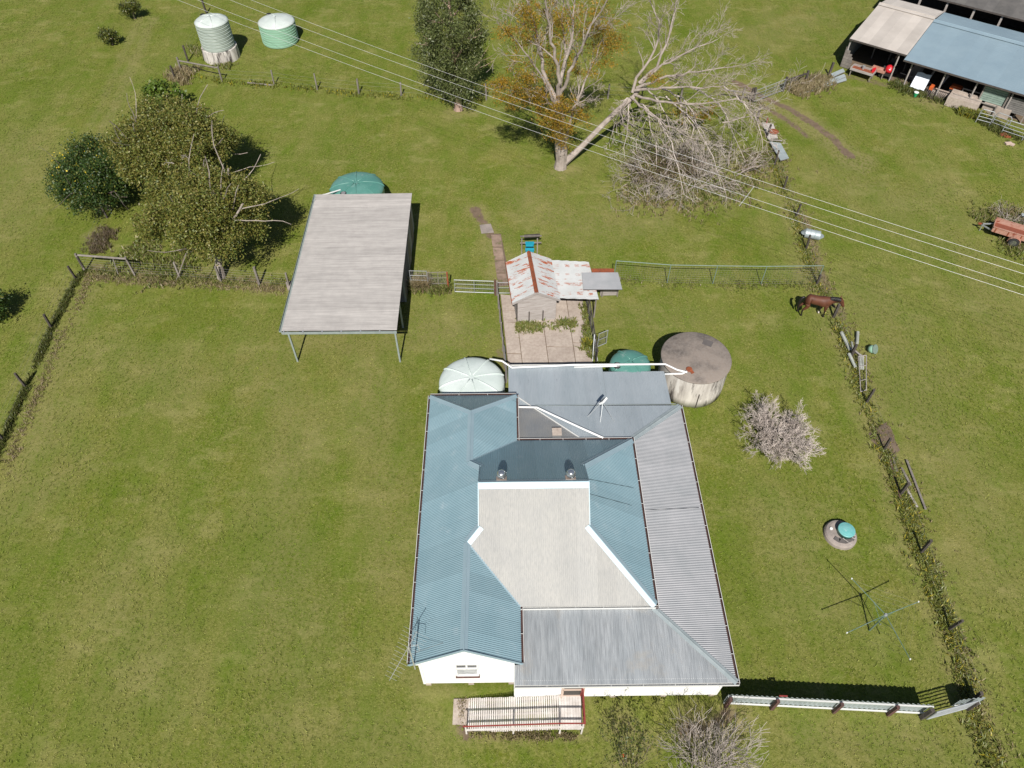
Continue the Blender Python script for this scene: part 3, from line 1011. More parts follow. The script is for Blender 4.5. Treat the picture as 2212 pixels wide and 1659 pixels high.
    T.part('valley', v, 'sheet_zinc', made[9])
    # barge strips on the gable and gablets
    for x0, z0, x1, z1 in ((XL - .05, ze - .06, xr, zw - .02), (XW + .03, ze - .06, xr, zw - .02)):
        T.part('barge_board', MB().beam(hp(x0, Wf - .02, z0 + .02), hp(x1, Wf - .02, z1 + .03), .03, .12), 'flash_blue')
    b = MB()
    b.prism([hp(XL - .02, Wf, ze - .09), hp(XL + .36, Wf, ze + .12), hp(XL + .36, Wf, ze - .09)], HY * .1)
    T.part('eave_box', b, 'white_paint')
    for gx, sg in ((gl, -1), (gr, 1)):
        for y0 in (Yf + d, Yb - d):
            T.part('barge_board', MB().beam(hp(gx + sg * .045, y0, zg + .01), hp(gx + sg * .045, mid, zr + .02), .03, .09), 'flash_blue')
    # gutters
    for (a, bb, out, mt) in [((XL, Wf + .05, ze), (XL, Wb, ze), -HX, 'gutter_brown'), ((XL, Wb, ze), (XW, Wb, ze), HY, 'gutter_brown'), ((XW, Wb, ze), (XW, Yb, ze), HX, 'gutter_brown'),
                             ((XW, Wf + .05, ze), (XW, Yf, ze), HX, 'gutter_brown'), ((XR, Yf - .1, ze), (XR, Yb + .1, ze), HX, 'gutter_brown'), ((XW, Yb, ze), (XR, Yb, ze), HY, 'gutter_brown'),
                             ((XW, Yf, ze - .02), (XR + .1, Yf, ze - .02), -HY, 'gutter_white'), ((.02, 8.78, 2.10), (8.38, 8.78, 2.10), -HY, 'gutter_white'), ((8.30, 8.75, 2.10), (8.30, 21.95, 2.10), HX, 'gutter_brown'),
                             ((-.08, 24.80, 1.88), (4.75, 24.80, 1.88), HY, 'gutter_white')]:
        g = gutter(MB(), hp(*a), hp(*bb), out)
        go = T.part('gutter', g, mt)
        e0, e1 = hp(*a), hp(*bb)
        n = int((e1 - e0).length / 1.05)
        for k in range(1, n):
            p = e0 + (e1 - e0) * k / n + unit(out) * .045
            T.part('gutter_strap', MB().obox(p + V((0, 0, .004)), unit(out) * .055, unit(e1 - e0) * .009, V((0, 0, .006))), 'gutter_white', go)
        if mt == 'gutter_brown':
            T.part('gutter_lip', MB().beam(e0 + unit(out) * .098 + V((0, 0, .008)), e1 + unit(out) * .098 + V((0, 0, .008)), .020, .03), 'gutter_white', go)
    # gutter fascia lip painted white on the brown gutters
    # gable window
    WY = 9.50
    wo = lambda x, z, out=0: hp(x, WY - out, z)
    x0, x1, z0, z1 = -2.19, -1.37, 1.27, 2.50
    fr = MB()
    for a, c2 in (((x0, z0), (x0, z1)), ((x1, z0), (x1, z1)), ((x0, z0), (x1, z0)), ((x0, z1), (x1, z1)), ((x0, 2.05), (x1, 2.05)), (((x0 + x1) / 2, 2.05), ((x0 + x1) / 2, z1))):
        fr.beam(wo(a[0], a[1], .05), wo(c2[0], c2[1], .05), .07, .07, HY)
    win = T.part('window', fr, 'white_paint', wall)
    for (a0, a1, b0, b1, mt) in ((x0, x1, z0, 2.05, 'curtain'), (x0, (x0 + x1) / 2, 2.05, z1, 'glass'), ((x0 + x1) / 2, x1, 2.05, z1, 'glass')):
        T.part('pane', MB().obox(wo((a0 + a1) / 2, (b0 + b1) / 2, .032), HX * ((a1 - a0) / 2 - .03), HY * .006, V((0, 0, (b1 - b0) / 2 - .03))), mt, wall)
    T.part('sill', MB().obox(wo((x0 + x1) / 2, z0 - .06, .07), HX * .47, HY * .07, V((0, 0, .025))), 'timber_red', wall)
    # screen door behind the ramp landing
    dx0, dx1 = 1.86, 2.66
    fr = MB()
    for a, c2 in (((dx0, .45), (dx0, 2.06)), ((dx1, .45), (dx1, 2.06)), ((dx0, .46), (dx1, .46)), ((dx0, 2.04), (dx1, 2.04)), ((dx0, 1.2), (dx1, 1.2))):
        fr.beam(hp(a[0], 8.88, a[1]), hp(c2[0], 8.88, c2[1]), .09, .05, HY)
    door = T.part('door', fr, 'trim_cream', label='screen door with a pinkish frame and dark mesh')
    T.part('door_mesh', MB().obox(hp((dx0 + dx1) / 2, 8.905, 1.25), HX * .38, HY * .008, V((0, 0, .8))), 'mesh_dark', door)
    T.part('door_handle', MB().box(hp(dx1 - .06, 8.84, 1.1), (.03, .04, .14), HA), 'chrome', door)
    # two whirling ventilators on the back slope
    for vx in (-.42, 2.36):
        base = hp(vx, mid + .33, zr - .683 * .33)
        v = MB()
        v.obox(base + V((0, 0, .03)), HX * .21, unit(dB) * .2, V((0, 0, .012)))
        vo = T.part('ventilator', v, 'trim_cream', label='round silver turbine ventilator')
        v = MB().lathe(base, [(.13, -.05), (.13, .17), (.15, .18)], 20)
        T.part('neck', v, 'chrome', vo, smooth=True)
        v = MB()
        n = 22
        prof = [(.13, .17), (.185, .22), (.205, .29), (.195, .36), (.15, .42)]
        for k in range(n):     # curved vanes
            a0 = 2 * math.pi * k / n
            pts = []
            for (r_, z) in prof:
                pts.append(base + V((r_ * math.cos(a0 + (z - .17) * 1.6), r_ * math.sin(a0 + (z - .17) * 1.6), z)))
                pts.append(base + V(((r_ - .028) * math.cos(a0 + .30 + (z - .17) * 1.6), (r_ - .028) * math.sin(a0 + .30 + (z - .17) * 1.6), z)))
            v.add(pts, [(2 * i, 2 * i + 1, 2 * i + 3, 2 * i + 2) for i in range(len(prof) - 1)])
        T.part('vanes', v, 'chrome', vo)
        T.part('dome', MB().lathe(base, [(.155, .41), (.15, .44), (.11, .475), (.05, .495), (.005, .50)], 22), 'chrome', vo, smooth=True)
    # flue hatch on the rear roof
    c = hp(2.15, 20.08, 2.46)
    v = MB().box(c, (.40, .38, .20), HA)
    ho = T.part('roof_hatch', v, 'galv_patch')
    T.part('hatch_lid', MB().box(c + V((0, 0, .12)), (.44, .42, .04), HA), 'concrete', ho)
    # overhead wire shadows modelled as thin black tubes over the right roof slope
    for ya, yb, xb in ((mid + .75, mid + 1.3, XR), (mid + .05, mid + .62, 8.2)):
        pts = []
        for k in range(9):
            x = gr + (xb - gr) * k / 8
            z = (ze + tp * (XR - x) if x < XR else 2.45 - (x - 5.5) * .126) + .035
            pts.append(hp(x, ya + (yb - ya) * k / 8, z))
        T.part('wire_shadow', MB().tube(pts, .006, 5), 'black_plastic')
    # white pipes feeding the tanks
    P = []
    z = 2.02
    for q in ((1058, 775, 1.86), (1085, 780, 1.96), (1106, 794, z), (1240, 788, 2.0), (1437, 786.5, 2.12), (1463, 799, 2.18), (1484, 804, 2.22), (1482, 806, 2.05)):
        P.append(G(*q))
    T.part('downpipe', MB().tube(P, .05, 10), 'pipe_white', smooth=True)
    T.part('downpipe', MB().tube([G(1436, 808, 1.99), G(1474, 807, 2.10), G(1484, 802, 2.16)], .05, 10), 'pipe_white', smooth=True)
    P = [G(1117, 879, 2.42), G(1160, 880, 2.30), G(1200, 899, 2.42), G(1250, 922, 2.50), G(1303, 946, 2.60)]
    T.part('downpipe', MB().tube(P, .05, 10), 'pipe_white', smooth=True)
    T.part('downpipe', MB().tube([G(1240, 793, 1.98), G(1330, 791, 2.0), G(1337, 793, 1.95)], .035, 8), 'pipe_white', smooth=True)


house()


# ------------------------------------------------------------------ satellite dish and television aerial on the house
def dish():
    b = hp(3.75, 21.15, 2.24)
    T = Thing('roof_antenna', 'small white receiver panel on a pole with two struts, standing on the rear roof', 'antenna', b)
    head = G(1303, 866, 3.05)
    T.part('mast', MB().tube([b + V((-.05, .05, 0)), head], .022, 7), 'steel_galv')
    T.part('strut', MB().tube([G(1296.5, 912, 2.30), head - V((0, 0, .12))], .014, 6), 'steel_galv')
    T.part('strut', MB().tube([G(1327, 911, 2.28), head - V((0, 0, .12))], .014, 6), 'steel_galv')
    ax = unit((-.62, .45, .50))
    sd = unit(ax.cross(V((0, 0, 1))))
    up = sd.cross(ax)
    T.part('head', MB().obox(head, sd * .17, up * .17, ax * .05), 'pipe_white')
    T.part('face', MB().obox(head + ax * .055, sd * .15, up * .15, ax * .006), 'glass')
    T.part('clamp', MB().lathe(head - V((0, 0, .16)), [(.035, -.05), (.04, 0), (.035, .05)], 10), 'steel_galv')


dish()


def aerial():
    foot = hp(-3.70, 9.36, 2.3)
    T = Thing('television_aerial', 'tall spiky television aerial on a pole at the front left gable corner', 'aerial', foot)
    top = foot + V((.0, 0, 2.25))
    T.part('pole', MB().tube([foot, top], .024, 7), 'antenna')
    T.part('bracket', MB().beam(foot + V((0, .0, .45)), foot + V((.1, .18, .45)), .04, .04), 'antenna')
    for q in (hp(-2.6, 9.9, 3.48), hp(-3.7, 11.2, 2.74)):
        T.part('guy_wire', MB().tube([top - V((0, 0, .7)), q], .006, 4), 'wire_thin')
    a = top + V((.25, .55, .02))
    b = top + V((-.55, -1.15, .02))
    boom = T.part('boom', MB().tube([a, b], .011, 6), 'antenna')
    dd = unit(b - a)
    sd = V((-dd.y, dd.x, 0))
    for k in range(13):
        c = a + (b - a) * (k + .3) / 13
        L = .52 - .024 * k
        T.part('element', MB().tube([c - sd * L, c + sd * L], .004, 4), 'antenna', boom)
    T.part('dipole', MB().tube([top + V((-.12, .1, -.3)), top + V((.3, .18, -.25)), top + V((.32, .05, -.5))], .01, 5), 'antenna')


aerial()


# ------------------------------------------------------------------ ramp to the front door
def ramp_deck():
    T = Thing('timber_ramp', 'weathered white slatted timber ramp with a red handrail at the front door', 'ramp', (0.5, 8.2, 0))
    y0, y1 = 7.68, 8.93
    xa, xb, xc = -1.72, 1.80, 2.68
    zd = 0.46
    rng = random.Random(5)
    n = 42
    w = (xb - xa) / n
    slope = unit((xb - xa, 0, zd - .05))
    up = V((-slope.z, 0, slope.x))
    for k in range(n):
        x = xa + (k + .5) * w
        z = .05 + (zd - .05) * (x - xa) / (xb - xa)
        yy = y0 + (0.10 * max(0, 1 - k / 12.0))
        T.part('plank', MB().obox((x, (yy + y1) / 2 + rng.uniform(-.012, .012), z), slope * (w / 2 - .013), V((0, (y1 - yy) / 2, 0)), up * .012), 'plank_white')
    for k in range(8):
        x = xb + (k + .5) * (xc - xb) / 8
        T.part('deck_board', MB().obox((x, (y0 + y1) / 2 + rng.uniform(-.006, .006), zd + .002), V(((xc - xb) / 16 - .003, 0, 0)), V((0, (y1 - y0) / 2, 0)), V((0, 0, .014))), 'plank_white')
    for y in (y0 + .08, (y0 + y1) / 2, y1 - .08):
        T.part('bearer', MB().beam((xa, y, .0), (xb, y, zd - .07), .05, .09), 'timber_grey')
        T.part('bearer', MB().beam((xb, y, zd - .06), (xc, y, zd - .06), .05, .09), 'timber_grey')
    zt = lambda x: .05 + (zd - .05) * min(1, max(0, (x - xa) / (xb - xa)))
    for x in (xa - .02, .05, xb + .02, xc - .03):
        T.part('post', MB().box((x, y0 - .02, (zt(x) + .86) / 2), (.06, .06, zt(x) + .86)), 'plank_white')
    T.part('post', MB().box((xc + .0, y1 - .02, .70), (.06, .06, 1.42)), 'rail_red')
    T.part('handrail', MB().beam((xa - .12, y0 - .02, .93), (xb, y0 - .02, zd + .89), .045, .045), 'rail_red')
    T.part('handrail', MB().beam((xb, y0 - .02, zd + .89), (xc + .04, y0 - .02, zd + .89), .045, .045), 'rail_red')
    T.part('handrail', MB().beam((xc + .02, y0 - .05, zd + .89), (xc + .02, y1, zd + .89), .06, .05), 'rail_red')
    T.part('mid_rail', MB().beam((xa - .02, y0 - .03, .50), (xb, y0 - .03, zd + .45), .06, .035), 'plank_white')
    T.part('mid_rail', MB().beam((xb, y0 - .03, zd + .45), (xc + .02, y0 - .03, zd + .45), .06, .035), 'plank_white')
    T.part('mid_rail', MB().beam((xc + .02, y0, zd + .45), (xc + .02, y1, zd + .45), .05, .035), 'rail_red')
    T.part('landing_pad', MB().box((xa - .28, 8.45, .0), (.6, .95, .06)), 'concrete')


ramp_deck()


# ------------------------------------------------------------------ water tanks
def dome_tank(name, label, c, r, hs, dome, mat, ribs, a0=0.0, lidang=None, mat_top=None, group='plastic water tanks', liddist=.72):
    T = Thing(name, label, 'water tank', (c[0], c[1], 0), group)
    c = V((c[0], c[1], 0))
    prof = [(r * .985, 0)]
    k = 0
    z = .12
    while z < hs - .25:
        prof += [(r * .985, z), (r * 1.0, z + .03), (r * 1.0, z + .06), (r * .985, z + .09)]
        z += .26
    prof += [(r * .99, hs - .12), (r, hs)]
    T.part('wall', MB().lathe(c, prof, 48, cap1=False), mat, smooth=True)
    dp = [(r * math.cos(a) ** .8 if a < 1.57 else .004, hs + dome * math.sin(a)) for a in [i * math.pi / 2 / 9 for i in range(10)]]
    dp[0] = (r, hs - .002)
    top = T.part('dome_top', MB().lathe(c, dp, 48, cap0=False), mat_top or mat, smooth=True)

    def ang(a, t):
        return dp[0][0] * math.cos(t) ** .8 if t < 1.57 else 0
    for i in range(ribs):
        a = a0 + 2 * math.pi * i / ribs
        pts = []
        for t in [j * (math.pi / 2 * .97) / 8 for j in range(9)]:
            rr = r * math.cos(t) ** .8
            pts.append(c + V((rr * math.cos(a), rr * math.sin(a), hs + dome * math.sin(t) + .012)))
        pts[0].z -= .02
        # square-ended rib: stands proud at the rim
        T.part('rib', MB().tube(pts, [.055, .05, .045, .042, .04, .038, .034, .03, .028], 6), mat_top or mat, top, smooth=True)
    if lidang is not None:
        rr = r * liddist
        t = math.acos(min(1, (liddist) ** 1.25))
        p = c + V((rr * math.cos(lidang), rr * math.sin(lidang), hs + dome * math.sin(t)))
        T.part('strainer', MB().lathe(p, [(.20, -.03), (.20, .05), (.17, .06)], 20), 'black_plastic', top)
        T.part('strainer_lid', MB().lathe(p, [(.15, .055), (.14, .075)], 20), 'galv_patch', top)
    return T


c1 = G(1018, 806, 1.72)
dome_tank('water_tank', 'pale white-green ribbed water tank behind the house, left of the yard', (-2.06, 23.98), 1.68, 1.55, .42, 'tank_pale', 8, R(15), group=None)
dome_tank('water_tank', 'green ribbed water tank between the yard and the round concrete tank', (6.15, 25.05), 1.07, 1.62, .42, 'tank_green', 4, R(30), R(200), group=None)
dome_tank('water_tank', 'large green ribbed water tank behind the carport', (-10.2, 40.62), 1.76, 1.60, .50, 'tank_green', 8, R(8), R(238), group=None)


def ringed_tank(label, c, z0, r, h, mat, lid, seed):
    T = Thing('water_tank', label, 'water tank', (c[0], c[1], 0), 'ringed water tanks by the far fence')
    c = V((c[0], c[1], z0))
    prof = [(r * .96, 0)]
    n = 8
    for i in range(n):
        z = h * i / n
        d = h / n
        prof += [(r * .965, z + .02), (r * .985, z + d * .35), (r * .985, z + d * .7), (r * .965, z + d * .86), (r * 1.0, z + d * .9), (r * 1.0, z + d * .985)]
    T.part('wall', MB().lathe(c, prof, 48, cap1=False), mat, smooth=False)
    dp = [(r * 1.0, h - .01), (r * 1.01, h + .02), (r * .9, h + .13), (r * .6, h + .30), (r * .3, h + .40), (.02, h + .43)]
    top = T.part('dome_top', MB().lathe(c, dp, 48, cap0=False), 'tank_top', smooth=True)
    for a in lid[1]:
        d = V((math.cos(a), math.sin(a), 0))
        T.part('rib', MB().tube([c + d * r * .95 + V((0, 0, h + .09)), c + d * r * .5 + V((0, 0, h + .35)), c + V((0, 0, h + .45))], [.05, .04, .035], 6), 'tank_top', top, smooth=True)
    p = c + V((math.cos(lid[0]), math.sin(lid[0]), 0)) * r * .82 + V((0, 0, h + .14))
    T.part('strainer', MB().lathe(p, [(.2, 0), (.2, .1), (.16, .11)], 18), 'black_plastic', top)
    return T


T = ringed_tank('grey-green ringed water tank raised on a concrete base', (-25.1, 62.2), 0.95, 1.37, 2.05, 'tank_grey', (R(140), [R(150), R(40), R(-70), R(230)]), 1)
st = MB().lathe((-25.1, 62.2, 0), [(1.52, -.05), (1.50, .5), (1.47, .94), (1.40, .95)], 32)
T.part('concrete_base', st, 'tank_wall')
ringed_tank('mint green ringed water tank standing on the grass', (-20.6, 65.1), 0, 1.58, 1.70, 'tank_mint', (R(130), [R(120), R(-80)]), 2)


def concrete_tank():
    c = V((9.56, 25.32, 0))
    r, h = 1.78, 2.0
    T = Thing('concrete_tank', 'big round weathered concrete water tank with stained pale wall', 'water tank', c)
    T.part('wall', MB().lathe(c, [(r * .985, -.05), (r * .985, .5), (r * .985, 1.0), (r * .985, 1.5), (r * .985, h - .03)], 64, cap1=False), 'tank_wall', smooth=True)
    T.part('lid', MB().lathe(c, [(r * .97, h - .05), (r * 1.015, h - .05), (r * 1.02, h), (r * 1.0, h + .02), (r * .5, h + .07), (.01, h + .09)], 64, cap0=False), 'tank_concrete', smooth=True)
    T.part('inlet', MB().lathe(c + V((-.52, -.9, h + .03)), [(.17, 0), (.16, .07), (.12, .09)], 16), 'rust')
    T.part('inlet_cover', MB().box(c + V((-.42, -1.05, h + .06)), (.16, .26, .06), .4), 'rust')
    T.part('hatch', MB().box(c + V((.75, .95, h + .05)), (.5, .42, .03), -.5), 'septic_dark')
    T.part('conduit', MB().tube([c + V((.05, -1.79, 0)), c + V((.05, -1.79, 1.1))], .025, 6), 'timber_dark')


concrete_tank()


# ------------------------------------------------------------------ carport
def carport():
    FL, FR, BL, BR = G(608, 715, 2.42), G(857, 713, 2.52), G(683, 420, 2.42), G(890, 417, 2.52)
    T = Thing('carport', 'long carport and shed with a flat cream corrugated roof', 'carport', (-9.2, 33, 0))
    ax = unit(FR - FL)
    ay = unit(BL - FL)
    deck = T.part('roof', MB().poly([p - V((0, 0, .05)) for p in (FL, FR, BR, BL)]), 'dark_inside')
    sheets(T, deck, [FL, FR, BR, BL], ax, 'carport_roof', seed=31, amp=.011)
    T.part('gutter', gutter(MB(), FL, BL, -ax, .13, .1), 'carport_green')
    fas = T.part('fascia', MB().beam(FL + V((0, 0, -.09)) - ay * .08, FR + V((0, 0, -.09)) - ay * .08, .05, .14), 'carport_green')
    for k in range(6):
        p = FL + (FR - FL) * (.02 + k / 6.0)
        T.part('bracket', MB().box(p + V((0, 0, -.05)) - ay * .04, (.07, .16, .10)), 'steel_galv', fas)
    for p in (FL + ax * .3, FR - ax * .12):
        q = V((p.x, p.y + .05, 0))
        T.part('post', MB().box(q + V((0, 0, 1.16)), (.09, .09, 2.4)), 'carport_green')
    for f in (.22, .40):
        p = FR + (BR - FR) * f - ax * .15
        T.part('post', MB().box((p.x, p.y, 1.2), (.09, .09, 2.4)), 'carport_green')
        p = FL + (BL - FL) * f + ax * .15
        T.part('post', MB().box((p.x, p.y, 1.16), (.09, .09, 2.3)), 'carport_green')
    # closed half: corrugated walls
    z1 = 2.38

    def wallp(p, q, mat, z0=0, zz=z1, nm='wall_sheet'):
        par = T.part('wall', MB().beam(V((p.x, p.y, (z0 + zz) / 2)), V((q.x, q.y, (z0 + zz) / 2)), .04, zz - z0 - .02), 'dark_inside')
        d = unit(q - p)
        n = V((d.y, -d.x, 0))
        for k, mb in enumerate(corr([V((p.x, p.y, z0)) + n * .05, V((q.x, q.y, z0)) + n * .05, V((q.x, q.y, zz)) + n * .05, V((p.x, p.y, zz)) + n * .05], (0, 0, 1), seed=7)):
            T.part(nm, mb, mat, par, smooth=True)
    R0, R1 = FR + (BR - FR) * .40 - ax * .15, BR - ax * .15 - ay * .25
    L0, L1 = FL + (BL - FL) * .40 + ax * .15, BL + ax * .15 - ay * .25
    RM = R0 + (R1 - R0) * .38
    wallp(R0, RM, 'panel_grey')
    wallp(RM, R1, 'wall_grey')
    wallp(R1, L1, 'wall_grey')
    wallp(L1, L0, 'wall_grey')
    wallp(L0, R0, 'panel_grey')
    for f in (.50, .80):
        p = R0 + (R1 - R0) * f
        T.part('door', MB().box((p.x + .075, p.y, 1.0), (.03, .9, 2.0), math.atan2(ax.y, ax.x)), 'timber_grey')
    T.part('floor_slab', MB().prism([V((p.x, p.y, -.03)) for p in (L0, R0, R1, L1)], (0, 0, .035)), 'earth')
    p = G(735, 410, 2.0)
    T.part('downpipe', MB().tube([BL + V((.05, 0, -.1)), BL + V((.5, .25, -.18)), p], .045, 8), 'pipe_white')


carport()
solo('stone_slab', MB().prism([G(618, 613), G(640, 606), G(637, 622), G(622, 628)], (0, 0, .12)), 'septic', 'broken pale concrete slab beside the left edge of the carport', 'slab', G(630, 618))


# ------------------------------------------------------------------ hut with its lean-to
HUA = R(6.3)
HU0 = V((0.02, 29.66, 0))


def up_(x, y, z):
    c, s = math.cos(HUA), math.sin(HUA)
    return V((HU0.x + x * c - y * s, HU0.y + x * s + y * c, z))


def hut():
    T = Thing('timber_hut', 'small weatherboard hut under a rusty white gabled iron roof', 'hut', up_(1.35, 1.8, 0))
    W, L = 2.72, 3.56
    ze, zr = 1.65, 2.36
    ux, uy = up_(1, 0, 0) - up_(0, 0, 0), up_(0, 1, 0) - up_(0, 0, 0)
    w = MB()
    sl = (zr - ze) / (W / 2)
    lapwall(w, up_(.28, .12, 0), up_(2.52, .12, 0), 0, 2.24, -uy, .15, .02,
            clip=lambda z: (0, 1) if z < ze + .1 else (min(.5, (z - ze - .1) / (2.30 - ze - .1) * .5), 1 - min(.5, (z - ze - .1) / (2.30 - ze - .1) * .5)))
    lapwall(w, up_(2.52, 3.45, 0), up_(.28, 3.45, 0), 0, ze, uy, .15)
    lapwall(w, up_(.28, 3.45, 0), up_(.28, .12, 0), 0, ze + .08, -ux, .15)
    lapwall(w, up_(2.52, .12, 0), up_(2.52, 3.45, 0), 0, ze + .08, ux, .15)
    wall = T.part('wall', w, 'board_pale')
    for x in (.98, 1.78):
        T.part('batten', MB().box(up_(x, .08, .42), (.06, .05, .86), HUA), 'timber_dark', wall)
    T.part('corner_board', MB().box(up_(.28, .11, .85), (.06, .06, 1.7), HUA), 'timber_dark', wall)
    for xs_, x1 in ((0, W / 2), (W, W / 2)):
        pts = [up_(xs_, 0, ze), up_(xs_, L, ze), up_(x1, L, zr), up_(x1, 0, zr)]
        d = T.part('roof', MB().poly([p - V((0, 0, .03)) for p in pts]), 'timber_dark')
        sheets(T, d, pts, ux, 'hut_roof', seed=int(xs_ * 10) + 3)
    rc = cap(MB(), up_(W / 2, -.02, zr), up_(W / 2, L + .02, zr), -ux - V((0, 0, sl)), ux - V((0, 0, sl)), .13)
    T.part('ridge_cap', rc, 'rust', label='rust red ridge cap')
    for xs_ in (0, W):
        b = MB().beam(up_(xs_, -.01, ze - .03), up_(W / 2, -.01, zr - .03), .03, .12)
        T.part('barge_board', b, 'board_pale')
    T.part('fascia', MB().beam(up_(-.02, 0, ze - .03), up_(-.02, L, ze - .03), .03, .09), 'rust')
    # lean-to roof on the right, open below
    pts = [up_(W - .03, .22, 1.60), up_(W - .03, L - .02, 1.60), up_(4.93, L - .35, 1.52), up_(4.93, -.05, 1.52)]
    d = T.part('lean_to_roof', MB().poly([p - V((0, 0, .04)) for p in pts]), 'timber_dark')
    sheets(T, d, pts, ux, 'lean_roof', seed=11)
    for x, y in ((4.8, .1), (4.8, 3.0), (4.8, 1.6)):
        T.part('post', MB().box(up_(x, y, .74), (.08, .08, 1.5), HUA), 'timber_grey')
    T.part('back_wall', MB().obox(up_(3.75, 3.1, .75), ux * 1.1, uy * .02, V((0, 0, .74))), 'board_pale')


hut()
T = Thing('animal_pen', 'small pen under its own flat zinc roof beside the hut', 'pen', G(1300, 612))
pts = [G(1256.5, 588.7, 1.62), G(1335, 588.7, 1.57), G(1344.4, 625.7, 1.57), G(1260, 625.7, 1.62)]
dk = T.part('roof', MB().poly([p - V((0, 0, .03)) for p in pts]), 'timber_dark')
sheets(T, dk, pts, (1, 0.03, 0), 'galv_white', seed=12)
T.part('rear_roof', MB().prism([G(1277, 580.5, 1.50), G(1325.7, 580.5, 1.50), G(1327, 590, 1.50), G(1279, 590, 1.50)], (0, 0, .02)), 'rust')
for q in ((1300, 641), (1333, 640)):
    p = G(*q)
    T.part('post', MB().box(p + V((0, 0, .75)), (.07, .07, 1.5)), 'timber_grey')
p, q = G(1296, 639), G(1333, 638)
bd = T.part('front_panel', MB().beam(p + V((0, 0, .3)), q + V((0, 0, .3)), .03, .55), 'board_pale')
m = MB()
for k in range(7):
    a = p + (q - p) * k / 6
    m.beam(a + V((0, -.01, .55)), a + V((0, -.01, 1.0)), .015, .015)
for z in (.65, .8, .98):
    m.beam(p + V((0, -.01, z)), q + V((0, -.01, z)), .015, .015)
T.part('wire_front', m, 'steel_galv')

# concrete yard
yard = [(1080.8, 636.8), (1099.5, 779.7), (1281, 779.7), (1259, 649.6)]


def yardp(s, t):
    """s across 0..1, t down the yard 0..1"""
    a, b, c, d = [G(*q) for q in yard]
    b = V((-.17, 26.0, 0))
    c = V((4.48, 26.0, 0))
    return (a * (1 - s) + d * s) * (1 - t) + (b * (1 - s) + c * s) * t


yb = struct('concrete_yard', MB().prism([yardp(0, 0), yardp(0, 1), yardp(1, 1), yardp(1, 0)], (0, 0, .012)), 'earth')
rng = random.Random(8)
for si, (s0, s1, cuts) in enumerate([(0, .17, [0, .22, .38, .58, .78, 1]), (.17, .48, [0, .52, .84, 1]), (.48, .80, [0, .33, .68, .86, 1]), (.80, 1.0, [0, .36, .62, 1])]):
    for t0, t1 in zip(cuts[:-1], cuts[1:]):
        e = .004
        j = [rng.uniform(-.004, .004) for _ in range(4)]
        pts = [yardp(s0 + e, t0 + e + j[0]), yardp(s0 + e, t1 - e + j[1]), yardp(s1 - e, t1 - e + j[2]), yardp(s1 - e, t0 + e + j[3])]
        o = link('slab', MB().prism([p + V((0, 0, .013)) for p in pts], (0, 0, .035 + rng.uniform(0, .012))).mesh(), 'concrete', yb)

# path slabs
pth = struct('path', MB().prism([G(1063, 505), G(1082, 505), G(1104, 615), G(1076, 620)], (0, 0, .008)), 'earth')
for q in ([(1036, 487), (1060, 484), (1067, 503), (1040, 505)], ):
    link('slab', MB().prism([G(*p) + V((0, 0, .01)) for p in q], (0, 0, .03)).mesh(), 'septic', pth)
for k in range(4):
    v0, v1 = 508 + k * 28, 533 + k * 28
    l = lambda v: 1060 + (v - 505) * .14
    r_ = lambda v: 1081 + (v - 505) * .14
    link('slab', MB().prism([G(l(v0), v0) + V((0, 0, .01)), G(r_(v0), v0) + V((0, 0, .01)), G(r_(v1), v1) + V((0, 0, .01)), G(l(v1), v1) + V((0, 0, .01))], (0, 0, .03)).mesh(), 'path_slab', pth)


# ------------------------------------------------------------------ fences and gates
def post(mb, b, h, w=.11, lean=(0, 0)):
    b = V(b)
    return mb.obox(b + V((lean[0] / 2, lean[1] / 2, h / 2 - .05)), V((w / 2, 0, 0)), V((0, w / 2, 0)), V((lean[0] / 2, lean[1] / 2, h / 2 + .05)))


def fence(name, label, pts, heights, mat='timber_grey', wires=(.35, .7, 1.0), width=.11, seed=0, cat='fence', wire_r=.004):
    rng = random.Random(seed)
    T = Thing(name, label, cat, pts[0])
    for i, p in enumerate(pts):
        h = heights[i] if isinstance(heights, (list, tuple)) else heights
        T.part('post', post(MB(), p, h * rng.uniform(.94, 1.05), width * rng.uniform(.85, 1.2), (rng.uniform(-.06, .06), rng.uniform(-.06, .06))), mat)
    for z in wires:
        P = []
        for i in range(len(pts) - 1):
            a, b = V(pts[i]), V(pts[i + 1])
            for t in (0, .5):
                P.append(a + (b - a) * t + V((0, 0, z - (.03 if t else 0) + rng.uniform(-.015, .015))))
        P.append(V(pts[-1]) + V((0, 0, z)))
        T.part('strand', MB().tube(P, wire_r, 4), 'wire_thin')
    return T


# far cross fence with the strainer rail by the tanks
pts = [G(393, 156), G(480, 176), G(592.5, 183), G(685.6, 193.4), G(775.3, 202), G(867, 207.7), G(960, 213), G(1050.7, 216), G(1180, 215), G(1312.8, 213), G(1470, 218), G(1600, 221)]
T = fence('post_and_wire_fence', 'grey post and wire fence running from the ringed tanks towards the gate', pts, [1.35, 1.3, 1.3, 1.3, 1.3, 1.25, 1.3, 1.4, 1.3, 1.2, 1.2, 1.2], seed=1)
T.part('strainer_rail', MB().tube([pts[0] + V((0, 0, 1.0)), pts[1] + V((0, 0, 1.15))], .06, 7), 'timber_grey')
T.part('fallen_rail', MB().tube([G(535, 180) + V((0, 0, .06)), G(592, 186) + V((0, 0, .06))], .06, 6), 'timber_grey')
pts = [G(446.4, 28.6), G(406.3, 131.8), G(380, 174.7), G(300, 330), G(232, 470), G(184.4, 585)]
T = fence('post_and_wire_fence', 'old dark post and wire fence running down past the left trees', pts, [1.2, 1.3, 1.3, 1.2, 1.2, 1.2], mat='timber_dark', seed=2)
pts = [G(184.4, 585), G(292, 594.5), G(389, 600.8), G(478, 608), G(561, 614.8), G(625, 620)]
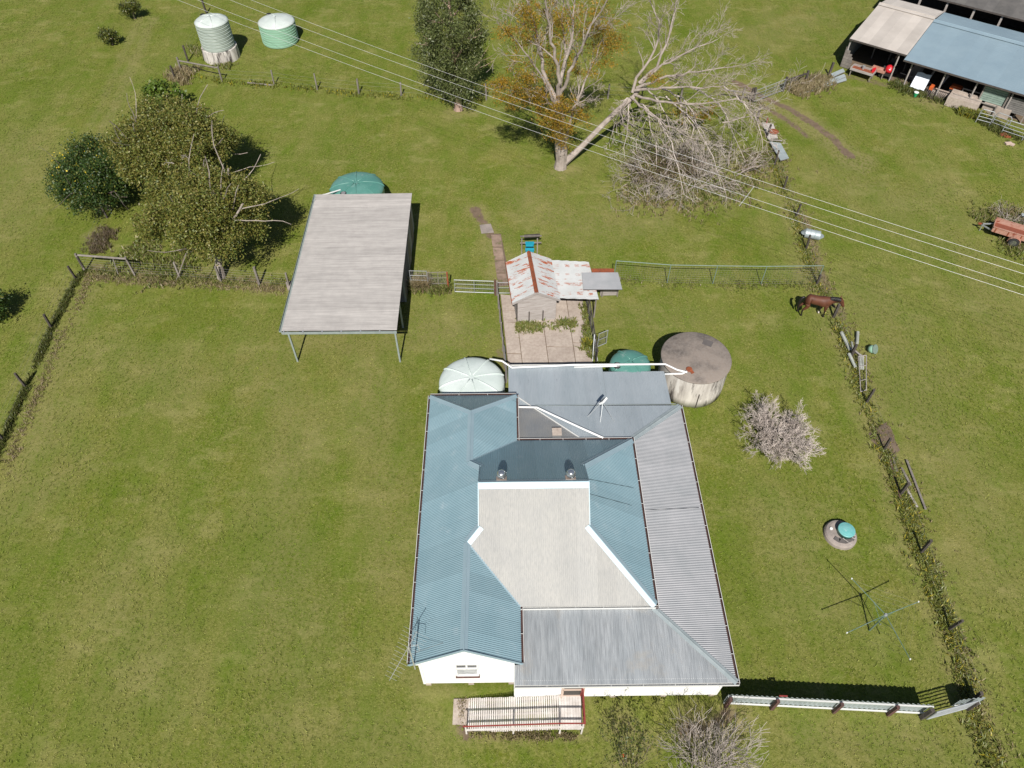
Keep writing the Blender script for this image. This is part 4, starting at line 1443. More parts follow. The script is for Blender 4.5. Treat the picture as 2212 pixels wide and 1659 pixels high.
T = fence('post_and_wire_fence', 'grey post and wire fence from the left corner to the carport', pts, [1.4, 1.4, 1.3, 1.2, 1.35, 1.1], wires=(.25, .45, .65, .85, 1.05), seed=3)
T.part('strainer_rail', MB().tube([pts[0] + V((.1, 0, 1.25)), pts[1] + V((0, 0, 1.3))], .065, 7), 'timber_grey')
T.part('brace', MB().tube([G(243, 556, 1.1), G(255, 592, .1)], .03, 5), 'timber_grey')
pts = [G(165.6, 604), G(112.3, 709.6), G(56.9, 836.5), G(8, 950), G(-50, 1080)]
fence('post_and_wire_fence', 'dark post and wire fence along the ditch at the left of the lawn', pts, 1.15, mat='timber_dark', seed=4)
pts = [G(1619, 221.7), G(1635.6, 259.2), G(1656, 295.7), G(1672.6, 356.8), G(1692.9, 409.6), G(1718.7, 467), G(1741, 539), G(1763, 615), G(1800.4, 684.5), G(1837.9, 768.8), G(1870.7, 870), G(1908, 972.4), G(1944, 1067.7), G(1987.8, 1194.2), G(2048, 1360), G(2100, 1515)]
fence('post_and_wire_fence', 'weedy dark post and wire fence down the right of the house lawn', pts, [1.2, 1.1, 1.0, 1.2, 1.1, 1.0, 1.1, .8, 1.05, .9, 1.1, 1.05, 1.1, 1.15, 1.1, .9], mat='timber_dark', wires=(.3, .6, .9), width=.11, seed=5)


def meshpanel(m, a, b, z0, z1, st=.12, r=.004, vert=True):
    a, b = V(a), V(b)
    n = max(2, int((b - a).length / st))
    if vert:
        for k in range(n + 1):
            p = a + (b - a) * k / n
            m.tube([p + V((0, 0, z0)), p + V((0, 0, z1))], r, 3, cap=False)
    k = max(2, int((z1 - z0) / st))
    for i in range(k + 1):
        z = z0 + (z1 - z0) * i / k
        m.tube([a + V((0, 0, z)), b + V((0, 0, z))], r, 3, cap=False)
    return m


# green pipe fence from the pen to the right boundary
pts = [G(1326, 602), G(1441, 611), G(1539.5, 612.8), G(1643.5, 614), G(1763, 612.6)]
T = Thing('pipe_fence', 'thin green pipe and mesh fence from the pen to the right boundary', 'fence', pts[0])
for p in pts:
    T.part('post', MB().tube([p, p + V((0, 0, 1.42))], .028, 6), 'steel_green')
T.part('top_rail', MB().tube([p + V((0, 0, 1.42)) for p in pts], .024, 6), 'steel_green')
m = MB()
for a, b in zip(pts[:-1], pts[1:]):
    meshpanel(m, a, b, .05, 1.40, .16, .003)
T.part('mesh', m, 'wire_thin')


def farm_gate(label, a, b, h, mat, name='farm_gate', bars=3, uprights=1, mesh=.15, r=.024, z0=.12, cat='gate'):
    a, b = V(a), V(b)
    T = Thing(name, label, cat, a)
    fr = MB()
    fr.tube([a + V((0, 0, z0)), a + V((0, 0, h)), b + V((0, 0, h)), b + V((0, 0, z0)), a + V((0, 0, z0))], r, 7)
    T.part('frame', fr, mat)
    for k in range(1, bars):
        z = z0 + (h - z0) * k / bars
        T.part('bar', MB().tube([a + V((0, 0, z)), b + V((0, 0, z))], r * .6, 6), mat)
    for k in range(1, uprights + 1):
        p = a + (b - a) * k / (uprights + 1)
        T.part('upright', MB().tube([p + V((0, 0, z0)), p + V((0, 0, h))], r * .8, 6), mat)
    if mesh:
        T.part('mesh', meshpanel(MB(), a, b, z0, h, mesh, .003), 'wire_thin')
    return T


farm_gate('galvanised mesh farm gate across the wheel tracks', G(1628, 222), G(1690, 198), 1.05, 'steel_galv', uprights=2)
pts = [G(1626, 222), G(1690, 196), G(1740, 178), G(1790, 163)]
T = fence('rail_fence', 'short dark rail fence between the gate and the machinery shed', pts, [1.25, 1.25, 1.0, 1.1], mat='timber_dark', wires=(.5,), width=.16, seed=9)
T.part('rail', MB().beam(pts[1] + V((0, 0, .85)), pts[2] + V((0, 0, .8)), .06, .14), 'timber_dark')
T.part('rail', MB().beam(pts[0] + V((0, 0, .75)), G(1560, 213) + V((0, 0, .75)), .06, .12), 'timber_grey')
farm_gate('curved galvanised mesh gate between the carport and the hut yard', G(889 + 16, 627), G(1063, 634), 1.0, 'steel_galv', bars=3, uprights=1) if False else None
farm_gate('low galvanised mesh gate on the grass between carport and hut', G(983, 633), G(1067, 636), 1.05, 'steel_galv', bars=3, uprights=1, mesh=.13)
farm_gate('rusty weldmesh panel gate leaning beside the carport wall', G(890, 627), G(926, 628), 1.55, 'steel_galv', bars=4, uprights=0, mesh=.10)
farm_gate('overgrown weldmesh panel between the panel gate and the low gate', G(928, 628), G(970, 627), 1.45, 'timber_grey', bars=3, uprights=1, mesh=.09)
solo('timber_post', post(MB(), G(969, 629), 1.5, .09), 'rust', 'rusty brown post at the end of the weldmesh panels', 'post', G(969, 629))
solo('timber_post', post(MB(), G(1070, 637), 1.2, .1), 'timber_red', 'reddish post where the low gate meets the yard fence', 'post', G(1070, 637))
farm_gate('short mesh panel closing the gap left of the hut', G(1075, 636), G(1104, 636), .95, 'steel_galv', bars=2, uprights=0, mesh=.10)
# yard fences
T = Thing('yard_fence', 'grey paling fence along the left side of the concrete yard', 'fence', G(1076, 637))
a, b = G(1074, 637), V((-.32, 25.3, 0))
for k in range(7):
    p = a + (b - a) * k / 6
    T.part('post', post(MB(), p, 1.12, .08), 'timber_grey')
for z in (.35, .7, 1.02):
    T.part('rail', MB().beam(a + V((0, 0, z)), b + V((0, 0, z)), .03, .10), 'timber_grey')
T.part('sheet', MB().beam(a + (b - a) * .72 + V((.06, 0, .45)), b + V((.06, 0, .45)), .015, .8), 'sheet_zinc')
T = Thing('yard_fence', 'dark mesh fence along the right side of the concrete yard', 'fence', G(1262, 650))
a, b = G(1266, 652), V((4.62, 26.6, 0))
for k in range(6):
    p = a + (b - a) * k / 5
    T.part('post', post(MB(), p, 1.25, .06), 'timber_dark')
for z in (.1, 1.2):
    T.part('rail', MB().beam(a + V((0, 0, z)), b + V((0, 0, z)), .03, .05), 'timber_dark')
T.part('mesh', meshpanel(MB(), a, b, .05, 1.2, .09, .004), 'wire_thin')
farm_gate('small woven mesh gate standing open right of the yard', G(1290, 752), G(1309, 744), 1.15, 'steel_galv', bars=2, uprights=0, mesh=.075, name='mesh_gate')
T = Thing('gate_brace', 'grey pipe A-shaped brace at the yard gate', 'brace', G(1283, 778))
T.part('leg', MB().tube([G(1280, 780), G(1284, 722, 1.2)], .025, 6), 'steel_galv')
T.part('leg', MB().tube([G(1291, 780), G(1284, 722, 1.2)], .025, 6), 'steel_galv')


# zinc sheet fence at the front right
def tin_fence():
    a, b = V((8.30, 8.80, 0)), V((16.05, 8.42, 0))
    T = Thing('sheet_metal_fence', 'low corrugated zinc sheet fence running right from the house corner', 'fence', a)
    d = unit(b - a)
    n = V((d.y, -d.x, 0))
    h = .98
    par = T.part('rail', MB().beam(a + V((0, 0, .12)) + n * .06, b + V((0, 0, .12)) + n * .06, .05, .07), 'gutter_white')
    for k, mb in enumerate(corr([a, b, b + V((0, 0, h)), a + V((0, 0, h))], (0, 0, 1), pitch=.19, amp=.022, cover=.76, seed=3, seg=6)):
        T.part('sheet', mb, 'sheet_zinc', par, smooth=True)
    T.part('top_rail', MB().beam(a + V((0, 0, h - .06)) + n * .055, b + V((0, 0, h - .06)) + n * .055, .05, .06), 'gutter_white')
    for f in (.01, .24, .55, .82):
        p = a + (b - a) * f + n * .16
        T.part('post', MB().box(p + V((0, 0, .52)), (.12, .12, 1.02), math.atan2(d.y, d.x)), 'timber_red')
    for x in (16.2,):
        p = a + (b - a) * .985 + n * .2
        T.part('post', MB().box(p + V((0, 0, .5)), (.15, .14, 1.0), .2), 'timber_dark')
    T.part('clamp', MB().beam(a + (b - a) * .25 + V((0, .04, h)), a + (b - a) * .29 + V((0, .04, h + .02)), .05, .05), 'rail_red')


tin_fence()
a, b = V((16.05, 8.15, 0)), V((17.75, 8.55, 0))
T = farm_gate('galvanised pipe gate at the right end of the zinc fence', a, b, 1.0, 'steel_galv', bars=7, uprights=0, mesh=0, r=.03)
m = MB().prism([V((17.1, 8.75, .55)), V((18.35, 8.75, .55)), V((18.1, 8.45, .3)), V((17.5, 8.2, .2))], (0, 0, .02))
a, b = V((17.25, 8.66, 0)), V((18.3, 8.76, 0))
T = Thing('sheet_metal_fence', 'last short zinc sheet panel at the weedy boundary', 'fence', a)
par = T.part('rail', MB().beam(a + V((0, -.06, .2)), b + V((0, -.06, .2)), .05, .07), 'gutter_white')
for mb in corr([a, b, b + V((0, 0, .8)), a + V((0, 0, .8))], (0, 0, 1), pitch=.19, amp=.022, seed=4):
    T.part('sheet', mb, 'sheet_zinc', par, smooth=True)
T.part('post', MB().box((17.85, 8.55, .4), (.14, .13, .8), .3), 'timber_dark')


# ------------------------------------------------------------------ machinery shed (top right)
E0, E1 = G(1835.5, 83.1, 2.35), G(1959.3, 118.9, 2.35)
SX = unit(V((E1.x - E0.x, E1.y - E0.y, 0)))
SY = V((-SX.y, SX.x, 0))
SO = V((E0.x, E0.y, 0))
SHA = math.atan2(SX.y, SX.x)


def sp(x, y, z=0.0):
    return SO + SX * x + SY * y + V((0, 0, z))


def sl_(u, v, z=0.0):
    """shed coordinates of a sighted point"""
    p = G(u, v, z) - SO
    return p.dot(SX), p.dot(SY)


def shed():
    T = Thing('machinery_shed', 'long open-fronted machinery shed, cream roof at one end and blue roof beyond', 'shed', sp(8, 3))
    W1 = (E1 - E0).length
    wd = 6.0
    zr, ze, zb = 3.15, 2.35, 2.6
    L = 24.0
    secs = [('roof', 'shed_white', [(0, 0, ze), (W1, 0, ze), (W1, wd, zr), (0, wd, zr)]), ('roof', 'shed_white', [(0, wd, zr), (W1, wd, zr), (W1, wd + 3.3, zb), (0, wd + 3.3, zb)]),
            ('roof', 'shed_blue', [(W1 + .02, -.62, 2.22), (L, -.62, 2.22), (L, wd - .3, 3.08), (W1 + .02, wd - .3, 3.08)]),
            ('roof', 'shed_blue', [(W1 + .02, wd - .3, 3.08), (L, wd - .3, 3.08), (L, wd + 3.3, 2.55), (W1 + .02, wd + 3.3, 2.55)])]
    for i, (nm, mt, poly) in enumerate(secs):
        pts = [sp(*p) for p in poly]
        o = T.part(nm, MB().poly([p - V((0, 0, .05)) for p in pts]), 'dark_inside')
        sheets(T, o, pts, SY, mt, seed=50 + i)
        if i in (0, 2):
            x0, x1 = poly[0][0], poly[1][0]
            zz = poly[2][2]
            yy = poly[2][1]
            T.part('ridge_cap', cap(MB(), sp(x0, yy, zz), sp(x1, yy, zz), -SY - V((0, 0, .14)), SY - V((0, 0, .15)), .3, .09), mt, o)
            T.part('gutter', gutter(MB(), sp(x0, poly[0][1], poly[0][2]), sp(x1, poly[0][1], poly[0][2]), -SY, .1, .08), 'timber_dark', o)
    for x, y, z in ((.12, .12, 2.3), (W1 - .55, .1, 2.3), (W1 + .7, -.2, 2.2), (W1 + 3.3, -.35, 2.2), (W1 + 5.7, -.35, 2.2), (W1 + 8.3, -.35, 2.2), (W1 + 11, -.35, 2.2), (W1 + 14, -.35, 2.2)):
        T.part('post', MB().tube([sp(x, y, -.1), sp(x, y, z)], .06, 8), 'board_pale')
    for x, y in ((1.6, 3.0), (3.0, 3.0), (W1 + 3, 3.2), (W1 + 6, 3.2)):
        T.part('inner_post', MB().tube([sp(x, y, -.1), sp(x, y, 2.7)], .06, 6), 'timber_grey')
    # end wall of boards, ragged at the front
    ew = T.part('end_wall', MB().obox(sp(.06, 5.0, 1.2), SX * .02, SY * 4.3, V((0, 0, 1.2))), 'sheet_zinc')
    for k in range(7):
        h = .2
        l = (1.1, 1.15, 1.05, 1.2, .95, .7, .35)[k]
        T.part('board', MB().obox(sp(.0, .1 + l / 2, .12 + k * .23), SX * .025, SY * l / 2, V((0, 0, .108))), 'timber_grey', ew)
    for k in range(6):
        l = (.80, .78, .82, .74, .62, .40)[k]
        T.part('board', MB().obox(sp(.02 + l / 2, -.02, .13 + k * .24), SX * l / 2, SY * .03, V((0, 0, .112))), 'timber_grey', ew)
    T.part('back_wall', MB().obox(sp(L / 2, wd + 3.1, 1.25), SX * (L / 2), SY * .03, V((0, 0, 1.25))), 'timber_dark')
    T.part('partition', MB().obox(sp(W1 - .05, 4.5, 1.2), SX * .03, SY * 3.0, V((0, 0, 1.2))), 'timber_dark')
    T.part('floor', MB().prism([sp(.1, .3, -.02), sp(L, -.2, -.02), sp(L, 9, -.02), sp(.1, 9, -.02)], (0, 0, .03)), 'earth')
    # slatted stall fronts to the right
    for x0, x1, mt, z0, z1, y in ((W1 + 6.35, W1 + 8.0, 'panel_green', .75, 2.0, -.15), (W1 + 8.15, W1 + 9.7, 'panel_grey', .55, 1.7, -.25)):
        n = 8
        par = T.part('stall_front', MB().obox(sp((x0 + x1) / 2, y + .06, (z0 + z1) / 2), SX * ((x1 - x0) / 2), SY * .015, V((0, 0, (z1 - z0) / 2))), 'timber_dark')
        for k in range(n):
            z = z0 + (z1 - z0) * (k + .5) / n
            T.part('slat', MB().obox(sp((x0 + x1) / 2, y, z), SX * ((x1 - x0) / 2), SY * .018, V((0, 0, (z1 - z0) / n / 2 - .012))), mt, par)
        for x in (x0 - .05, x1 + .05):
            T.part('post', MB().beam(sp(x, y, 0), sp(x, y, z1 + .2), .09, .09, SY), 'timber_grey', par)


shed()


def shed2():
    T = Thing('dark_roofed_shed', 'second shed with a dark corrugated roof behind the blue roof', 'shed', G(2120, 10))
    a, b = sl_(2042, 0, 2.9), sl_(2212, 44, 2.9)
    y = (a[1] + b[1]) / 2
    x0, x1 = a[0] - 4.5, a[0] + 26
    pts = [sp(x0, y, 2.9), sp(x1, y, 2.9), sp(x1, y + 6, 3.6), sp(x0, y + 6, 3.6)]
    o = T.part('roof', MB().poly([p - V((0, 0, .05)) for p in pts]), 'dark_inside')
    sheets(T, o, pts, SY, 'shed_dark', seed=70)
    T.part('gutter', gutter(MB(), pts[0], pts[1], -SY, .1, .08), 'timber_dark', o)
    for k in range(10):
        T.part('post', MB().beam(sp(x0 + .3 + k * 2.25, y + .15, 0), sp(x0 + .3 + k * 2.25, y + .15, 2.85), .16, .16, SY), 'board_pale')
    T.part('back_wall', MB().obox(sp((x0 + x1) / 2, y + 5.8, 1.6), SX * ((x1 - x0) / 2), SY * .03, V((0, 0, 1.6))), 'timber_dark')
    T.part('half_wall', MB().obox(sp((x0 + x1) / 2, y + .5, .5), SX * ((x1 - x0) / 2), SY * .03, V((0, 0, .5))), 'timber_dark')
    T.part('floor', MB().prism([sp(x0, y, -.02), sp(x1, y, -.02), sp(x1, y + 6, -.02), sp(x0, y + 6, -.02)], (0, 0, .03)), 'earth')


shed2()


# ------------------------------------------------------------------ things in and before the shed
def wheel(T, c, r, w, axis, parent=None, rim='chrome'):
    c, a = V(c), unit(axis)
    t = T.part('wheel', MB().tube([c - a * w / 2, c - a * w * .3, c + a * w * .3, c + a * w / 2], [r * .9, r, r, r * .9], 20), 'tyre', parent)
    T.part('rim', MB().tube([c - a * (w / 2 + .004), c + a * (w / 2 + .004)], r * .58, 16), rim, t)
    for k in range(5):
        q = a.cross(V((0, 0, 1))).normalized()
        up = q.cross(a)
        an = 2 * math.pi * k / 5
        T.part('rim_hole', MB().tube([c - a * (w / 2 + .008) + (q * math.cos(an) + up * math.sin(an)) * r * .4, c + a * (w / 2 + .008) + (q * math.cos(an) + up * math.sin(an)) * r * .4], r * .09, 8), 'dark_inside', t)


def tray(label, u, v, w, d, z, mat, floor, name='timber_tray', cat='trailer'):
    x, y = sl_(u, v, z)
    T = Thing(name, label, cat, sp(x, y))
    T.part('bed', MB().obox(sp(x, y, z), SX * w / 2, SY * d / 2, V((0, 0, .03))), floor)
    for s in (-1, 1):
        T.part('side', MB().obox(sp(x + s * w / 2, y, z + .08), SX * .03, SY * d / 2, V((0, 0, .09))), mat)
        T.part('end', MB().obox(sp(x, y + s * d / 2, z + .08), SX * (w / 2 + .03), SY * .03, V((0, 0, .09))), mat)
        for t in (-1, 1):
            T.part('leg', MB().beam(sp(x + s * w * .45, y + t * d * .4, 0), sp(x + s * w * .45, y + t * d * .4, z), .07, .07, SY), 'timber_grey')
    return T, x, y


T, x, y = tray('cream framed timber tray on legs under the cream roof', 1864, 153, 1.85, .85, .55, 'board_pale', 'rust')
solo('bucket', MB().lathe(sp(x - .1, y + .25, .58), [(.1, 0), (.12, .25), (.13, .26)], 14), 'steel_galv', 'pale metal can standing on the timber tray', 'can', sp(x - .1, y + .25, .58))
solo('fuel_can', MB().box(sp(x + .75, y + .3, .72), (.22, .28, .28), SHA).tube([sp(x + .75, y + .3, .86), sp(x + .83, y + .32, .98)], .03, 6), 'red_paint', 'red fuel can at the right end of the timber tray', 'fuel can', sp(x + .75, y + .3, .58))


def mower():
    x, y = sl_(1923, 146, .9)
    T = Thing('ride_on_mower', 'red ride-on machine parked under the cream roof', 'mower', sp(x, y))
    T.part('hood', MB().lathe(sp(x, y, .55), [(.30, 0), (.34, .2), (.30, .42), (.16, .52), (.02, .54)], 18), 'red_paint', smooth=True)
    T.part('headlight', MB().lathe(sp(x + .08, y - .3, .85), [(.08, 0), (.08, .05)], 12), 'pipe_white')
    T.part('chassis', MB().obox(sp(x - .1, y + .5, .42), SX * .36, SY * .9, V((0, 0, .09))), 'black_plastic')
    T.part('seat', MB().obox(sp(x - .1, y + 1.0, .75), SX * .25, SY * .22, V((0, 0, .06))).obox(sp(x - .1, y + 1.22, .95), SX * .25, SY * .05, V((0, 0, .22))), 'black_plastic')
    for s in (-1, 1):
        wheel(T, sp(x - .1 + s * .42, y - .1, .22), .22, .16, SX)
        wheel(T, sp(x - .1 + s * .45, y + 1.05, .3), .30, .24, SX)


mower()
T, x, y = tray('low pink and rust tray standing beside the red machine', 1898, 152, 1.1, .6, .5, 'trailer_paint', 'trailer_paint')
x, y = sl_(1988, 178, .6)
m = MB()
vs, fs = [], []
for j in range(6):
    for i in range(6):
        vs.append(sp(x - .55 + i * .22, y - .45 + j * .16, .25 + j * .19 + .04 * math.sin(i * 1.9 + j)))
for j in range(5):
    for i in range(5):
        fs.append((j * 6 + i, j * 6 + i + 1, j * 6 + i + 7, j * 6 + i + 6))
m.add(vs, fs)
solo('white_sheet', m, 'tarp', 'pale blue-white sheet leaning at the front of the blue-roofed shed', 'tarpaulin', sp(x, y), smooth=True)
x, y = sl_(1977, 206, .1)
T = Thing('bucket', 'green bucket with a white lid on the ground before the shed', 'bucket', sp(x, y))
T.part('body', MB().lathe(sp(x, y, 0), [(.14, 0), (.18, .34), (.19, .35)], 18), 'green_plastic')
T.part('lid', MB().lathe(sp(x, y, .345), [(.19, 0), (.19, .03), (.15, .04)], 18), 'pipe_white')
# leaning timbers and a fallen rack
x, y = sl_(1974, 172)
T = Thing('leaning_timbers', 'weathered slabs of timber leaning at the left end of the blue roof', 'timber', sp(x, y))
for k in range(4):
    T.part('slab', MB().beam(sp(x - .6 + k * .22, y - .1 - .1 * k, 0), sp(x - .1 + k * .16, y + .5, 1.75 - .12 * k), .2, .04, SY), 'timber_grey')
a, b = sl_(2001, 182), sl_(2015, 178)
T = Thing('leaning_timbers', 'single mossy post leaning between the white sheet and the grating', 'timber', sp(*a))
T.part('slab', MB().beam(sp(a[0] - .1, a[1], 0), sp(a[0] + .25, a[1] + .5, 1.7), .16, .12, SY), 'timber_grey')
T.part('slab', MB().beam(sp(a[0] + 1.0, a[1] - .1, 0), sp(a[0] + 1.25, a[1] + .3, 1.0), .14, .08, SY), 'board_pale')
T.part('rail', MB().beam(sp(a[0] - 2.2, a[1] - .5, .5), sp(a[0] + .4, a[1] - .45, .4), .05, .05, SY), 'board_pale')
x, y = sl_(2030, 215)
T = Thing('metal_grating', 'dark rusted metal grating lying against the yard before the shed', 'grating', sp(x, y))
for k in range(22):
    xx = x - 1.35 + k * .13
    T.part('bar', MB().beam(sp(xx, y - .35, .05), sp(xx, y + .35, .55), .04, .03, SY), 'timber_dark')
for t in (-.33, .3):
    T.part('rail', MB().beam(sp(x - 1.4, y + t, .3 + t * .7), sp(x + 1.45, y + t, .3 + t * .7), .05, .05), 'timber_dark')
x, y = sl_(2064, 193, .6)
T = Thing('orange_machine', 'orange topped farm implement in the shade under the blue roof', 'implement', sp(x, y))
T.part('cover', MB().obox(sp(x, y, .75), SX * .42, SY * .3, V((0, 0, .09))).obox(sp(x, y, .87), SX * .34, SY * .22, V((0, 0, .04))), 'orange_paint')
T.part('frame', MB().obox(sp(x, y, .5), SX * .4, SY * .3, V((0, 0, .12))), 'black_plastic')
for s in (-1, 1):
    wheel(T, sp(x + s * .3, y - .25, .28), .28, .14, SX)
x, y = sl_(2010, 195, .3)
T = Thing('orange_machine', 'small orange chainsaw-sized engine on the ground near the grating', 'engine', sp(x, y))
T.part('cover', MB().obox(sp(x, y, .55), SX * .14, SY * .22, V((0, 0, .14))).obox(sp(x, y - .05, .72), SX * .1, SY * .12, V((0, 0, .05))), 'orange_paint')
T.part('stand', MB().obox(sp(x, y, .2), SX * .12, SY * .18, V((0, 0, .2))), 'timber_dark')
for u, v, w, d, h, lab in ((2085, 213, 2.3, 1.2, .85, 'mossy concrete block wall of the left yard'), (2158, 228, 2.0, 1.0, .8, 'pale concrete feed bunk in the right yard'), (2036, 200, 1.5, .4, .5, 'low concrete kerb behind the grating')):
    x, y = sl_(u, v, h * .8)
    T = Thing('concrete_block', lab, 'concrete block', sp(x, y))
    T.part('body', MB().obox(sp(x, y, h * .45), SX * w / 2, SY * d / 2, V((0, 0, h * .45))), 'concrete')
    T.part('rim', MB().obox(sp(x, y + d * .42, h * .95), SX * w / 2, SY * d * .08, V((0, 0, h * .08))), 'concrete')
# yard rails
x, y = sl_(2097, 235)
T = Thing('yard_rails', 'weathered timber rail yard before the blue-roofed shed', 'yard rails', sp(x, y))
for dy, z, x0, x1 in ((-.15, .75, -1.6, 1.6), (.7, 1.0, -1.2, 3.0)):
    T.part('rail', MB().tube([sp(x + x0, y + dy, z), sp(x + x1, y + dy, z)], .055, 7), 'timber_grey')
for dx, dy, z in ((-1.6, -.15, .8), (0, -.15, .75), (1.6, -.15, .85), (-1.2, .7, 1.05), (1.0, .7, 1.0), (3.0, .7, 1.0)):
    T.part('post', MB().tube([sp(x + dx, y + dy, 0), sp(x + dx, y + dy, z)], .06, 7), 'timber_grey')


def yard_panel(label, u0, v0, u1, v1, h):
    a, b = G(u0, v0), G(u1, v1)
    T = Thing('cattle_panel', label, 'yard panel', a, 'galvanised cattle yard panels')
    T.part('frame', MB().tube([a, a + V((0, 0, h * .85)), a + (b - a) * .1 + V((0, 0, h)), a + (b - a) * .9 + V((0, 0, h)), b + V((0, 0, h * .85)), b], .032, 7), 'steel_galv')
    for k in range(1, 4):
        T.part('bar', MB().tube([a + V((0, 0, h * k / 4.2)), b + V((0, 0, h * k / 4.2))], .022, 6), 'steel_galv')


yard_panel('galvanised cattle panel nearest the timber rails', 2107, 264, 2136, 272, 1.1)
yard_panel('galvanised cattle panel in the middle of the three', 2140, 271, 2172, 283, 1.1)
yard_panel('galvanised cattle panel at the right edge of the picture', 2162, 288, 2207, 303, 1.1)
solo('brick_pile', MB().box(G(2166, 292) + V((0, 0, .07)), (.5, .22, .14), .2).box(G(2175, 296) + V((0, 0, .06)), (.45, .25, .12), -.3).box(G(2170, 294) + V((.1, .2, .06)), (.4, .2, .12), .9), 'rust', 'small heap of reddish bricks below the cattle panels', 'bricks', G(2170, 294))
solo('brick_pile', MB().box(G(2178, 311) + V((0, 0, .05)), (.5, .3, .1), .1).box(G(2182, 313) + V((.1, 0, .05)), (.3, .35, .09), .7), 'trim_cream', 'flat pinkish rubble in the grass below the bricks', 'rubble', G(2178, 311))


# roofing sheets lying by the gate
def loose_sheet(label, q, mat, z=.08, dirn=None, pitch=.0762, seed=0):
    pts = [G(*p) + V((0, 0, z)) for p in q]
    T = Thing('roofing_sheet', label, 'roofing sheet', G(*q[0]))
    d = (pts[1] - pts[0]) if dirn is None else V(dirn)
    for mb in corr(pts, d, pitch=pitch, amp=.012, cover=9, seed=seed):
        T.part('sheet', mb, mat, smooth=True)
    T.part('underlay', MB().prism([p - V((0, 0, .05)) for p in pts], (0, 0, .02)), 'timber_grey')
    return T


loose_sheet('upper pale zinc sheet lying in dry grass by the shed', [(1793, 165), (1819, 154), (1823, 161), (1797, 173)], 'sheet_zinc', .25, seed=1)
loose_sheet('long zinc sheet at the bottom of the stack by the shed', [(1722, 200), (1826, 168), (1828, 176), (1726, 207)], 'sheet_zinc', .1, seed=2)
loose_sheet('middle zinc sheet of the stack by the shed', [(1770, 183), (1822, 164), (1826, 170), (1774, 191)], 'sheet_zinc', .18, seed=3)
loose_sheet('white rust-stained sheet under the rusty lid by the fence', [(1645, 266), (1670, 270), (1680, 301), (1658, 303)], 'sheet_white', .1, (0.2, 1, 0), seed=4)
loose_sheet('pale grey sheet leaning on the fence below the rusty lid', [(1660, 313), (1684, 316), (1702, 349), (1684, 354)], 'sheet_zinc', .28, (-.35, 1, 0), seed=5)
p = G(1670, 289)
solo('rusty_lid', MB().lathe(p + V((0, 0, .16)), [(.36, 0), (.37, .05), (.33, .07), (.12, .11), (.03, .12)], 24), 'rust', 'round rusty iron lid lying on the white sheet', 'lid', p)
solo('plank', MB().beam(G(1659, 307) + V((0, 0, .2)), G(1688, 309) + V((0, 0, .2)), .1, .04), 'board_pale', 'pale plank lying between the two sheets by the fence', 'plank', G(1672, 308))
solo('timber_post', post(MB(), G(1655, 268), .5, .08), 'rail_red', 'short red post by the white rust-stained sheet', 'post', G(1655, 268))


# ------------------------------------------------------------------ junk along the right fence
def drum():
    c = G(1752, 514) + V((0, 0, .30))
    a = unit((.86, -.30, 0))
    T = Thing('steel_drum', 'ribbed galvanised steel drum lying on its side at the fence', 'drum', G(1752, 514))
    P, Rr = [], []
    for t, r in ((-.45, .27), (-.45, .30), (-.42, .30), (-.17, .29), (-.155, .31), (-.135, .31), (-.12, .29), (.12, .29), (.135, .31), (.155, .31), (.17, .29), (.42, .30), (.45, .30), (.45, .27)):
        P.append(c + a * t)
        Rr.append(r)
    T.part('body', MB().tube(P, Rr, 24), 'sheet_zinc', smooth=False)
    for s in (-1, 1):
        T.part('end', MB().tube([c + a * s * .42, c + a * s * .445], .27, 20), 'steel_galv')
    T.part('bung', MB().tube([c + a * .43 + V((0, 0, .15)), c + a * .47 + V((0, 0, .15))], .035, 8), 'rust')


drum()
T = Thing('fallen_logs', 'pile of pale grey split posts lying along the right fence', 'posts', G(1825, 745))
for (a, b, r) in (((1816, 722), (1835, 760), .10), ((1832, 768), (1846, 796), .09), ((1851, 721), (1850, 745), .09), ((1838, 742), (1844, 764), .06), ((1856, 770), (1858, 800), .08), ((1862, 772), (1863, 800), .06)):
    T.part('log', MB().tube([G(*a) + V((0, 0, r + .05)), G(*b) + V((0, 0, r + .03))], [r, r * .9], 8), 'log_pale')
T = Thing('pallet', 'broken white slatted crate between the logs and the bed frame', 'crate', G(1842, 765))
for k in range(4):
    a = G(1836 + k * 3.2, 757 + k * 1.5) + V((0, 0, .22 - .02 * k))
    T.part('slat', MB().beam(a, a + V((.32, -.55, 0)), .06, .02), 'board_pale')
T.part('rail', MB().beam(G(1835, 760) + V((0, 0, .12)), G(1852, 768) + V((0, 0, .12)), .06, .06), 'timber_dark')
T = Thing('bed_frame', 'rusted white steel frame lying in weeds along the right fence', 'frame', G(1858, 815))
A = [G(1851, 776) + V((0, 0, .25)), G(1868, 774) + V((0, 0, .25)), G(1869, 846) + V((0, 0, .15)), G(1857, 850) + V((0, 0, .15))]
for i in range(4):
    T.part('tube', MB().tube([A[i], A[(i + 1) % 4]], .025, 6), 'board_pale')
for t in (.3, .7):
    T.part('slat', MB().tube([A[0] + (A[3] - A[0]) * t, A[1] + (A[2] - A[1]) * t], .018, 5), 'board_pale')
p = G(1876, 757)
T = Thing('bucket', 'translucent green tub lying tipped beside the log pile', 'tub', p)
ax = unit((.5, -.5, .5))
T.part('body', MB().tube([p + V((0, 0, .12)), p + V((0, 0, .12)) + ax * .12, p + V((0, 0, .12)) + ax * .34], [.18, .22, .25], 18), 'tank_mint', smooth=True)
T.part('rim', MB().tube([p + V((0, 0, .12)) + ax * .33, p + V((0, 0, .12)) + ax * .36], .27, 18), 'steel_green')
